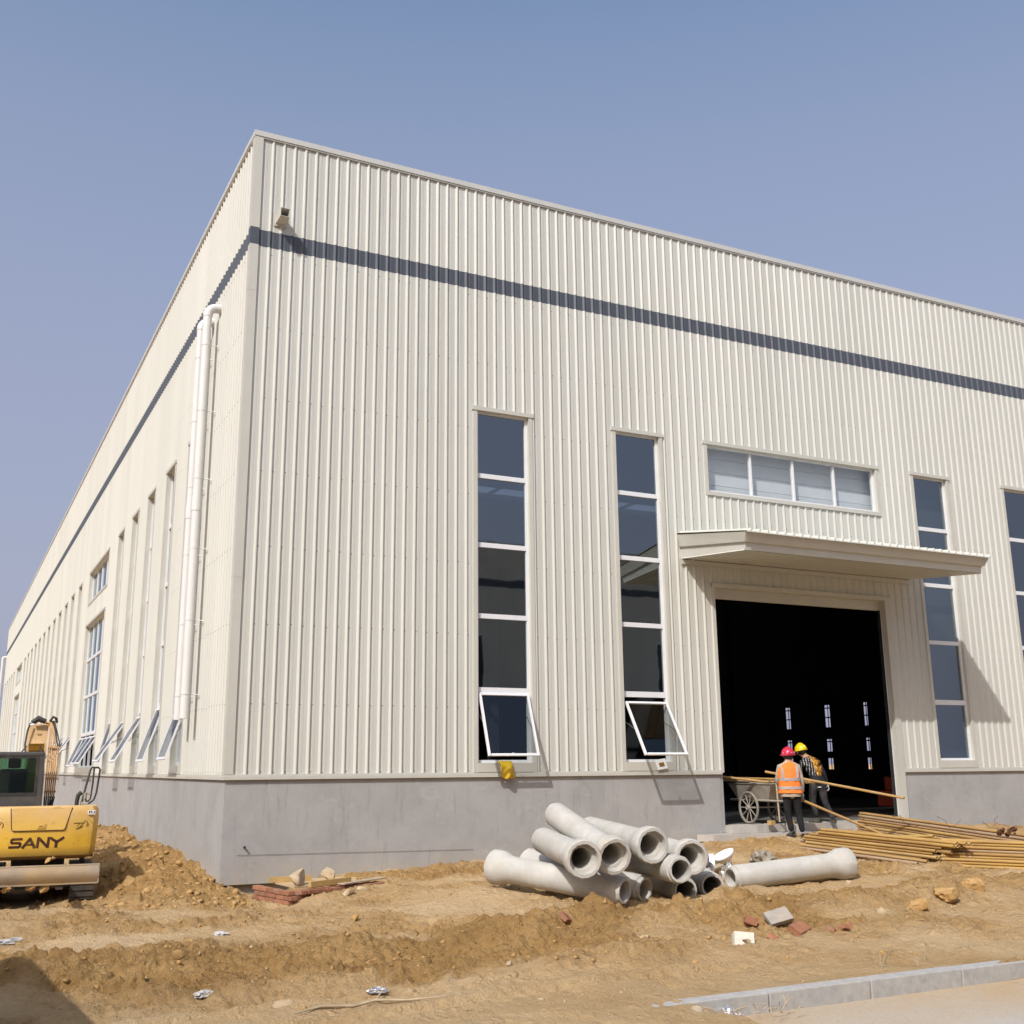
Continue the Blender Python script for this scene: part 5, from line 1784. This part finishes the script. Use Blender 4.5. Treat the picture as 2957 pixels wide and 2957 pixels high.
b = MB(); b.cbox(-0.72, -0.28, -0.1, 0.02, e0 + .1, e0 + .62, .04, M['rubber']); b.cbox(-.6, -.4, -.08, .0, e0 + .63, e0 + .80, .03, M['rubber']); b.build("seat", ex)
# boom
T = Matrix(((0, 0, 1, 0), (1, 0, 0, 0), (0, 1, 0, 0), (0, 0, 0, 1)))
bm_ = MB()
low = [(0.75, 1.05), (1.02, 1.0), (1.42, 2.10), (1.60, 2.55), (1.95, 2.75), (1.85, 2.93), (1.42, 2.93), (1.20, 2.55), (1.12, 2.1)]
bm_.prism(low, -0.06, -0.02, M['boom'], T)
bm_.prism(low, -0.36, -0.32, M['boom'], T)
bm_.prism([(1.20, 2.57), (1.235, 2.57), (1.455, 2.93), (1.42, 2.93)], -0.318, -0.062, M['boom'], T)
bm_.prism([(0.80, 1.05), (0.84, 1.05), (1.60, 2.42), (1.54, 2.45)], -0.318, -0.062, M['boomy'], T)
bm_.prism([(1.60, 2.60), (1.95, 2.75), (3.6, 2.35), (4.3, 1.8), (4.15, 1.65), (3.4, 2.1), (1.9, 2.45)], -0.33, -0.05, M['boomy'], T)
bm_.build("boom", ex)
bm_ = MB(); bm_.prism([(4.05, 1.95), (4.35, 1.95), (4.2, 0.45), (4.0, 0.45)], -0.28, -0.10, M['boomy'], T); bm_.build("dipper_arm", ex)
bm_ = MB(); bm_.prism([(4.3, 0.5), (3.95, 0.55), (3.5, 0.3), (3.45, -0.05), (3.75, 0.02), (4.05, 0.1)], -0.45, 0.08, M['track'], T); bm_.build("bucket", ex)
for k in range(6):
    x = 0.015 + k * 0.033
    top = 2.60 + 0.06 * math.sin(k * 1.1)
    b = MB()
    b.tube([(x * 0.9 + .005, 1.0, 1.62), (x, 1.10, 2.05), (x, 1.18, 2.50)], 0.0125, M['hosey'], 8)
    b.build("hydraulic_pipe", ex)
    b = MB()
    b.tube([(x, 1.18, 2.50), (x + .004 * k, 1.22, top), (x * 0.72, 1.26, 2.80), (x * .5 - .02, 1.36, 2.94 + .02 * (k % 3)), (x * .4 - .06, 1.55, 2.98), (-0.12, 1.9, 2.86)], 0.0125, M['rubber'] if k > 3 else M['boom'], 8)
    b.build("hose", ex)
    b = MB()
    b.tube([(x, 1.0, 1.63), (x * 0.8 + rc.uniform(-.02, .02), 0.92, 1.4), (x * 0.6, 0.8, 1.05)], 0.014, M['rubber'], 8)
    b.build("lower_hose", ex)
for z in (2.50, 1.95, 1.72):
    b = MB(); y = 0.98 + (z - 1.6) * 0.2; b.box(0.0, 0.20, y - .028, y + .02, z - .016, z + .016, M['hosey']); b.build("pipe_clamp", ex)
b = MB()
b.tube([(-.30, 1.30, 2.95), (-.20, 1.26, 3.02), (-.08, 1.3, 2.97)], [.045, .06, .045], M['rubber'], 10)
b.tube([(-.33, 1.3, 2.94), (-.37, 1.2, 2.80), (-.39, 1.1, 2.55), (-.36, 1.0, 2.35)], .017, M['rubber'], 8)
b.tube([(-.36, 1.1, 2.52), (-.46, 1.0, 2.38), (-.50, .95, 2.2)], .012, M['rubber'], 8)
b.tube([(-.14, 1.12, 2.52), (-.09, 1.06, 2.40), (-.13, 1.0, 2.26), (-.16, .98, 2.2)], .017, M['rubber'], 8)
b.tube([(.0, 1.35, 2.98), (.05, 1.32, 3.06), (.1, 1.36, 3.03), (.12, 1.36, 2.95)], .025, M['rubber'], 8)
b.build("hose_bunch", ex)
b = MB(); b.ball((-.29, 1.17, 2.905), (.045, .02, .025), M['bowl'], 10, 6); b.build("work_lamp", ex)
# handrail and exhaust on the engine cover
b = MB()
hr = [(0.60, -.55, 1.50), (0.655, -.5, 1.80), (0.715, -.45, 2.10), (0.735, -.45, 2.135), (0.84, -.45, 2.135), (0.87, -.46, 2.10), (0.835, -.5, 1.72), (0.80, -.52, 1.60), (0.72, -.54, 1.54)]
b.tube(hr, 0.017, M['rubber'], 8)
b.tube([(0.775, -.45, 2.13), (0.765, -.48, 1.85), (0.745, -.52, 1.62), (0.70, -.54, 1.57), (0.66, -.55, 1.62)], 0.015, M['rubber'], 8)
b.tube([(0.64, -.52, 1.70), (0.75, -.52, 1.70)], 0.012, M['cartmetal'], 8)
b.build("handrail", ex)
b = MB(); b.tube([(0.53, -.50, 1.46), (0.535, -.50, 1.60), (0.55, -.50, 1.68), (0.60, -.50, 1.73)], [.034, .034, .036, .038], M['rubber'], 12); b.build("exhaust", ex)
b = MB(); b.cbox(.60, .72, -.58, -.44, 1.44, 1.57, .02, M['cartmetal']); b.tube([(.655, -.52, 1.56), (.66, -.52, 1.72)], .03, M['cartmetal'], 10); b.build("filler_cap", ex)
b = MB(); b.rock((-0.96, -1.5, 0.72), .08, M['bowl'], rc, 2); b.build("white_rag", ex)

# ---------------------------------------------------------------- brick chamber with boards and stones
bz = -1.515
bc = thing("brick_chamber", "low red brick chamber built against the corner of the hall", "brick chamber", (0.10, -1.95, bz))
cA, cB = Vector((0.10, -1.95)), Vector((0.30, -2.92))       # short side
lenL = 1.62
dL = Vector((0.93, 0.37)).normalized()
dS = (cB - cA).normalized()
bl, bh, bd = 0.215, 0.053, 0.105
def brick_row(p, d, count, z, header=False):
    nrm = Vector((-d.y, d.x))
    for k in range(count):
        st = (0.112 if header else 0.225)
        ln = 0.104 if header else bl
        me_ = BR[header]
        ob = link("brick", me_, bc)
        q = p + d * (k * st + ln / 2)
        ob.location = (q.x - 0.10 + rc.uniform(-.006, .006), q.y + 1.95 + rc.uniform(-.006, .006), z - bz + rc.uniform(-.003, .003))
        ob.rotation_euler = (0, rc.uniform(-.01, .01), math.atan2(d.y, d.x) + rc.uniform(-.02, .02))
BR = {}
for hd, (lx, ly) in ((False, (bl, bd)), (True, (0.104, 0.215))):
    b = MB(); b.cbox(-lx / 2, lx / 2, -ly / 2, ly / 2, -bh / 2, bh / 2, 0.006, M['brick'])
    BR[hd] = b.mesh("brick")
for row in range(6):
    z = bz - 0.03 - row * 0.063
    brick_row(cA + dS * (0.0 if row % 2 else -0.06), dS, 5, z)
    brick_row(cB + dL * (0.06 if row % 2 else 0.12) , dL, 14 if row == 0 else 7, z, header=(row == 0))
b = MB()
for p, d, L in ((cA, dS, 0.98), (cB, dL, 1.62)):
    T = Matrix.Translation((p.x - .10, p.y + 1.95, -0.05)) @ Matrix.Rotation(math.atan2(d.y, d.x), 4, 'Z')
    b.box(0.02, L, -0.03, 0.035, -0.36, 0.0, M['mortar'], T)
b.build("mortar_joints", bc)
def board(name, corners, z, t, m, label, cat, rot=0):
    b = MB(); b.prism(corners, 0, t, m)
    o = b.build(name); o.location = (0, 0, z)
    return tag(o, label, cat)
board("plywood_sheet", [(0.34, -1.75), (0.42, -2.70), (1.30, -2.42), (1.80, -1.85), (1.35, -1.55)], bz + 0.006, 0.018, M['wood'], "thin plywood sheet lying on top of the brick chamber", "plywood sheet")
board("grey_board", [(1.05, -2.62), (1.15, -2.75), (2.0, -2.2), (1.9, -2.05)], bz + 0.026, 0.014, M['wood2'], "grey weathered board at the right end of the brick chamber", "board")
for p, ang, L, lb in (((0.60, -2.86), 27, 0.80, "sawn batten across the front of the plywood on the brick chamber"), ((0.28, -1.92), -2, 0.62, "sawn batten at the left end of the plywood, beside the wall")):
    b = MB(); b.box(0, L, -.022, .022, 0, 0.075, M['batten'])
    o = b.build("batten"); o.location = (p[0], p[1], bz + 0.026); o.rotation_euler = (0, 0, R(ang)); tag(o, lb, "batten")
b = MB(); b.rock((0, 0, 0), 0.21, M['stone'], random.Random(31), 3, (1.15, .7, .62), .1)
o = b.build("stone"); o.location = (0.52, -2.45, bz + 0.13); tag(o, "larger flat topped tan stone weighing down the boards on the brick chamber", "stone")
b = MB(); b.rock((0, 0, 0), 0.17, M['stone'], random.Random(8), 3, (1.1, .7, .62), .2)
o = b.build("stone"); o.location = (1.10, -2.05, bz + 0.115); tag(o, "smaller pointed pale stone behind the larger one on the brick chamber boards", "stone")

# cord stretched along the base and the nail it hangs by
b = MB(); b.tube([(0.25 + 0.6 * k, -0.004, -1.235 - 0.009 * k) for k in range(8)], 0.0022, M['wire'], 5)
tag(b.build("cord"), "thin dark cord stretched level across the grey base of the hall", "cord")
b = MB(); b.tube([(0.36, 0.01, -1.115), (0.36, -0.07, -1.105)], 0.016, M['wire'], 8)
tag(b.build("iron_stub"), "short dark iron stub sticking out of the grey base near the corner", "iron stub")

# rag and box on the window sills
b = MB()
rnd = random.Random(3)
vs, fs = [], []
nu, nv = 9, 11
for j in range(nv):
    t = j / (nv - 1)
    for i in range(nu):
        s = i / (nu - 1) - 0.5
        w = (0.30 - 0.10 * t) if t < .3 else (0.27 - 0.06 * abs(t - .6))
        x = 5.06 + s * w + 0.05 * t + rnd.uniform(-.012, .012)
        y = -0.01 - 0.10 * min(1, t * 3) + 0.05 * math.cos(s * 9 + t * 4) * t - 0.03 * (1 - (2 * s) ** 2) + rnd.uniform(-.01, .01)
        z = 0.215 - 0.34 * max(0, t - .12) + 0.02 * math.cos(s * 14) * t
        vs.append((x, y, z))
for j in range(nv - 1):
    for i in range(nu - 1):
        fs.append((j * nu + i, j * nu + i + 1, (j + 1) * nu + i + 1, (j + 1) * nu + i))
b.add(vs, fs, M['bag'], True)
o = b.build("yellow_rag"); tag(o, "crumpled yellow rag hanging over the sill of the left open window", "rag")
md = o.modifiers.new("thick", 'SOLIDIFY'); md.thickness = 0.012
md = o.modifiers.new("sub", 'SUBSURF'); md.levels = md.render_levels = 1
b = MB()
T = Matrix.Translation((8.50, -0.055, 0.15)) @ Matrix.Rotation(R(-8), 4, 'Y') @ Matrix.Rotation(R(-14), 4, 'X')
b.box(-.115, .115, -.012, .012, -.10, .10, M['bowl'], T); b.box(-.06, .06, -.016, -.0125, -.05, .03, M['amber'], T)
tag(b.build("leaflet"), "white card with a brown printed panel leaning on the sill of the right open window", "card")

# ---------------------------------------------------------------- rubbish by the pipes
bw = MB()
prof = [(0.0, 0.01), (0.0, 0.06), (0.05, 0.13), (0.12, 0.19), (0.17, 0.215), (0.165, 0.205), (0.11, 0.175), (0.045, 0.12), (0.012, 0.05), (0.012, 0.01)]
bw.lathe(prof, 28, M['bowl'])
bw.v = [p * 0.85 for p in bw.v]
o = bw.build("enamel_bowl"); o.location = (6.95, -3.98, gz(6.95, -3.98) + 0.13); o.rotation_euler = Vector((-0.46, 0.09, 0.88)).to_track_quat('X', 'Z').to_euler()
tag(o, "white bowl lying tilted on the soil behind the concrete pipes", "bowl")
bk = thing("paint_bucket", "white paint bucket with green and purple label lying behind the right pipes", "bucket", (6.50, -3.92, gz(6.50, -3.92) + 0.15), R(-30))
b = MB(); b.lathe([(-.19, .01), (-.19, .135), (.17, .155), (.19, .16), (.19, .145), (-.17, .125), (-.17, .01)], 24, M['bowl']); b.build("body", bk)
b = MB(); b.lathe([(.05, .1495), (.11, .1525)], 24, M['purple']); b.build("purple_stripe", bk)
b = MB(); b.lathe([(-.14, .1395), (-.06, .1435)], 24, M['green']); b.build("green_stripe", bk)
b = MB()
for k in range(6):
    a = R(-60 + k * 24)
    b.box(-.035, .03, -.012, .012, .146, .1485, M['purple'], Matrix.Rotation(a, 4, 'X'))
b.build("label_print", bk)
sp = MB()
for k in range(5):
    sp.lathe([(0.03 * k, .10 - .006 * k), (0.03 * k + .012, .108 - .006 * k), (0.03 * k + .024, .10 - .006 * k)], 20, M['foil'])
o = sp.build("metal_bellows"); o.location = (5.86, -4.88, gz(5.86, -4.88) + 0.22); o.rotation_euler = (0, R(-35), R(-100)); tag(o, "ribbed silver metal duct piece between the heap and the single pipe", "duct piece")
def crumple(name, loc, size, m, label, cat, seed, flat=0.5):
    rn = random.Random(seed)
    bm = bmesh.new()
    bmesh.ops.create_icosphere(bm, subdivisions=3, radius=1)
    for v in bm.verts:
        k_ = 1 + rn.uniform(-.35, .25)
        v.co = Vector((v.co.x * size[0] * k_, v.co.y * size[1] * k_, max(-.3, v.co.z) * size[2] * k_))
    size = None
    bm.verts.index_update()
    b = MB(); b.add([v.co * (0.62 if 'plastic' in name else 0.9) for v in bm.verts], [[v.index for v in f.verts] for f in bm.faces], m); bm.free()
    o = b.build(name); o.location = loc; o.rotation_euler = (0, 0, rn.uniform(0, 3))
    return tag(o, label, cat)
G = lambda x, y, dz=0.0: (x, y, gz(x, y) + dz)
crumple("foil_sheet", G(6.42, -4.72, .10), (.20, .13, .16), M['foil'], "crumpled silver foil behind the near end of the single pipe", "foil", 1)
crumple("grey_cloth", G(8.05, -3.5, .04), (.34, .22, .17), M['cloth'], "heap of grey dusty cloth on the soil behind the single pipe", "cloth", 2)
crumple("grey_cloth", G(7.35, -3.3, .02), (.22, .18, .09), M['cloth'], "smaller scrap of grey cloth half buried left of the cloth heap", "cloth", 12)
b = MB(); b.box(-.35, .35, -.05, .05, 0, .025, M['wood2'])
o = b.build("plank"); o.location = G(6.35, -4.3, .10); o.rotation_euler = (R(4), R(-6), R(20)); tag(o, "short pale plank under the white bowl behind the pipes", "plank")
# small sacks of rubbish in the foreground
crumple("plastic_scrap", G(-2.15, -9.1, .02), (.16, .08, .05), M['plastic'], "crumpled whitish plastic at the edge of the shadow at lower left", "plastic scrap", 3)
crumple("plastic_scrap", G(-0.95, -9.75, .02), (.13, .06, .045), M['foil'], "shiny silver wrapper on the bare soil at lower centre", "plastic scrap", 4)
crumple("plastic_scrap", G(-0.12, -9.05, .015), (.20, .09, .03), M['plastic'], "flat grey plastic film on the soil to the right of the silver wrapper", "plastic scrap", 5)
crumple("plastic_scrap", G(-1.35, -6.1, .015), (.13, .09, .05), M['plastic'], "small white plastic scrap in the middle of the soil below the corner", "plastic scrap", 6)
crumple("plastic_scrap", G(-3.35, -5.0, .02), (.30, .16, .05), M['plastic'], "torn pale plastic sheet at the left edge below the excavator", "plastic scrap", 7)
crumple("plastic_scrap", G(-2.95, -10.3, .02), (.12, .09, .06), M['plastic'], "white bag lying in the shadow at the bottom left corner", "plastic scrap", 17)
crumple("plastic_scrap", G(-1.95, -9.95, .0), (.34, .10, .03), M['cloth'], "muddy strip of sheeting next to the shadow at the bottom", "plastic scrap", 18)
crumple("foil_sheet", (0.98, -11.66, -1.59), (.10, .06, .07), M['foil'], "small silver foil scrap among the rubbish against the kerb", "foil", 8)
b = MB(); b.tube([(0, 0, 0), (.12, .02, .0)], .05, M['wood2'], 12)
o = b.build("wood_stump"); o.location = (0.60, -11.80, -1.58); o.rotation_euler = (R(10), R(-25), R(40)); tag(o, "cut wooden stump end at the buried left end of the kerb", "wood")
b = MB()
for k in range(26):
    p = Vector((0.72 + rc.uniform(0, .75), -11.72 + rc.uniform(-.14, .08), -1.60 + rc.uniform(0, .04)))
    d = Vector((rc.uniform(-1, 1), rc.uniform(-.6, .6), rc.uniform(-.1, .5))) * rc.uniform(.05, .16)
    b.tube([p, p + d * .5 + Vector((0, 0, .02)), p + d], .004, M['straw'], 4)
stuff(b.build("dry_grass")); 
b = MB()
pts = [(-1.78, -10.32), (-1.55, -10.22), (-1.3, -10.2), (-1.1, -10.13), (-0.9, -10.28), (-0.66, -10.42)]
b.tube([(x, y, gz(x, y) + .018) for x, y in pts], [.004, .010, .013, .012, .009, .005], M['straw'], 6)
b.tube([(-1.1, -10.13, gz(-1.1, -10.13) + .02), (-1.03, -10.08, gz(-1.03, -10.08) + .06)], .006, M['straw'], 5)
tag(b.build("dry_stalk"), "long dry plant stalk lying on the soil at bottom centre", "stalk")
# weeds
def weed(x, y, h, label, seed):
    rn = random.Random(seed)
    b = MB()
    for k in range(7):
        d = Vector((rn.uniform(-.5, .5), rn.uniform(-.5, .5), 1)).normalized()
        b.tube([Vector((0, 0, 0)), d * h * .5 + Vector((0, 0, .01)), d * h * rn.uniform(.8, 1.1)], [.003, .002, .001], M['straw'], 4)
    o = b.build("dry_weed"); o.location = G(x, y); tag(o, label, "weed", "dry weeds by the kerb")
weed(2.95, -11.15, .20, "taller dry weed standing behind the kerb near the middle of its length", 1)
weed(3.55, -11.05, .16, "wispy dry weed behind the kerb toward the right edge", 2)
weed(3.3, -11.2, .10, "short dry weed tuft on the verge right behind the kerb", 3)

# bricks and blocks on the spoil ridge
def loose_brick(p, rot, m, label, cat, size=(.24, .115, .055), name="loose_brick"):
    b = MB(); b.cbox(-size[0] / 2, size[0] / 2, -size[1] / 2, size[1] / 2, -size[2] / 2, size[2] / 2, 0.007, m)
    rn = random.Random(len(label))
    for i, v in enumerate(b.v):
        b.v[i] = v + Vector((rn.uniform(-1, 1), rn.uniform(-1, 1), rn.uniform(-1, 1))) * 0.004
    o = b.build(name); o.location = G(p[0], p[1], p[2]); o.rotation_euler = tuple(R(a) for a in rot)
    return tag(o, label, cat)
loose_brick((2.80, -9.55, .045), (62, 4, -24), M['wblock'], "white chipped block standing on edge at the front of the spoil", "block", (.19, .13, .09), "white_block")
loose_brick((3.66, -9.35, .035), (28, -8, 18), M['brick'], "large red brick tilted towards us among the broken bricks", "brick", (.20, .15, .06))
loose_brick((3.30, -9.05, .04), (20, 15, 60), M['brick'], "rounded dusty brick half left of the tilted red brick", "brick", (.13, .12, .08))
loose_brick((3.46, -9.00, .035), (-10, 25, 20), M['brick'], "broken brick half touching the rounded one", "brick", (.13, .11, .06))
loose_brick((3.78, -8.90, .06), (35, -12, -12), M['mortar'], "grey mortar slab lying behind the tilted red brick", "mortar slab", (.26, .18, .045), "mortar_slab")
for k, (x, y, lb) in enumerate(((4.00, -9.42, "small brick chip right of the tilted red brick"), (4.12, -9.48, "middle brick chip of the little group at right"), (4.25, -9.40, "rightmost brick chip of the little group"), (4.02, -9.62, "brick chip lying in front of the little group"), (3.18, -9.52, "flat brick chip between the white block and the tilted brick"))):
    loose_brick((x, y, .015), (rc.uniform(-30, 30), rc.uniform(-30, 30), rc.uniform(0, 180)), M['brick'], lb, "brick chip", (.10, .075, .05), "brick_chip")
loose_brick((1.62, -8.25, .03), (40, 20, 30), M['brick'], "brown brick bat stuck on end in the spoil left of centre", "brick", (.14, .11, .05))

# single stones that stand out
STN = [((6.35, -8.75), .16, "large pale boulder on the spoil at the right edge"), ((5.75, -8.95), .13, "pale stone left of the large boulder on the right"), ((7.0, -8.6), .17, "broad boulder cut by the right edge of the view"),
       ((5.0, -9.1), .09, "fist sized stone on the spoil right of the bricks"), ((7.35, -6.15), .06, "small stone lying in front of the single pipe's bell end"), ((2.05, -9.0), .085, "rounded tan stone on the spoil left of the white block"),
       ((0.1, -6.2), .07, "round brown stone on the level soil in front of the pipes"), ((-1.72, -9.82), .085, "flat grey stone at bottom centre left of the stalk"), ((-1.42, -9.85), .05, "brown stone beside the flat grey stone"),
       ((0.42, -9.35), .05, "dark flat stone at lower centre right of the plastic film"), ((-2.15, -8.0), .075, "angular brown stone on the loose soil at lower left"), ((2.6, -9.85), .06, "flat stone on the trodden soil below the white block"),
       ((10.05, -5.9), .05, "white stone lying by the near end of the scaffold tubes"), ((1.05, -3.2), .09, "tan stone in front of the right end of the brick chamber"), ((1.3, -3.05), .08, "second tan stone nestled against the brick chamber's right end")]
for k, ((x, y), r, lb) in enumerate(STN):
    b = MB(); b.rock((0, 0, 0), r, M['clod' if 'boulder' in lb or 'brown' in lb else 'stone'], random.Random(50 + k), 3 if r > .1 else 2, (1.15, .85, .7), .6)
    o = b.build("stone"); o.location = G(x, y, r * .30); tag(o, lb, "stone")

# clods and pebbles strewn over the soil
def scatter(name, count, m, rmin, rmax, seed, area, lo, power, parent=None):
    rn = np.random.default_rng(seed)
    ico = bmesh.new(); bmesh.ops.create_icosphere(ico, subdivisions=1, radius=1.0)
    iv = np.array([v.co[:] for v in ico.verts]); ico.verts.index_update()
    fi = np.array([[v.index for v in f.verts] for f in ico.faces]); ico.free()
    x = rn.uniform(area[0], area[1], count * 4); y = rn.uniform(area[2], area[3], count * 4)
    l = looseness(x, y)
    keep = rn.uniform(0, 1, len(x)) < (lo + (1 - lo) * l ** power)
    keep &= ~((x > 0.3) & (y < -11.3)) & ~((x > -0.05) & (y > -0.05))
    x, y, l = x[keep][:count], y[keep][:count], l[keep][:count]
    z = ground_z(x, y)
    n = len(x)
    r = rmin + (rmax - rmin) * rn.uniform(0, 1, n) ** 7
    jit = 1 + rn.uniform(-.45, .35, (n, len(iv)))
    sc = rn.uniform(.65, 1.3, (n, 3)) * np.array([1, 1, .75])
    v = iv[None] * jit[..., None] * (r[:, None] * sc)[:, None, :]
    a = rn.uniform(0, 6.28, n); c, s = np.cos(a)[:, None], np.sin(a)[:, None]
    vx = v[..., 0] * c - v[..., 1] * s + x[:, None]; vy = v[..., 0] * s + v[..., 1] * c + y[:, None]; vz = v[..., 2] + (z + r * .05)[:, None]
    co = np.stack([vx, vy, vz], -1).reshape(-1, 3)
    f = (fi[None] + (np.arange(n) * len(iv))[:, None, None]).reshape(-1, 3)
    me = bpy.data.meshes.new(name)
    me.vertices.add(len(co)); me.vertices.foreach_set('co', co.astype(np.float32).ravel())
    me.loops.add(f.size); me.loops.foreach_set('vertex_index', f.ravel().astype(np.int32))
    me.polygons.add(len(f)); me.polygons.foreach_set('loop_start', np.arange(0, f.size, 3, dtype=np.int32))
    me.update(); me.materials.append(m)
    return stuff(link(name, me, parent))
scatter("soil_clods", 9000, M['clod'], .004, .030, 1, (-5, 13, -11.4, -0.2), .10, 1.4)
scatter("soil_clods", 2500, M['clod'], .008, .07, 2, (-3, -.05, -2.8, 16), .1, 1.5)
scatter("pebbles", 4500, M['stone'], .004, .022, 3, (-5, 13, -11.4, -0.2), .35, 1.0)
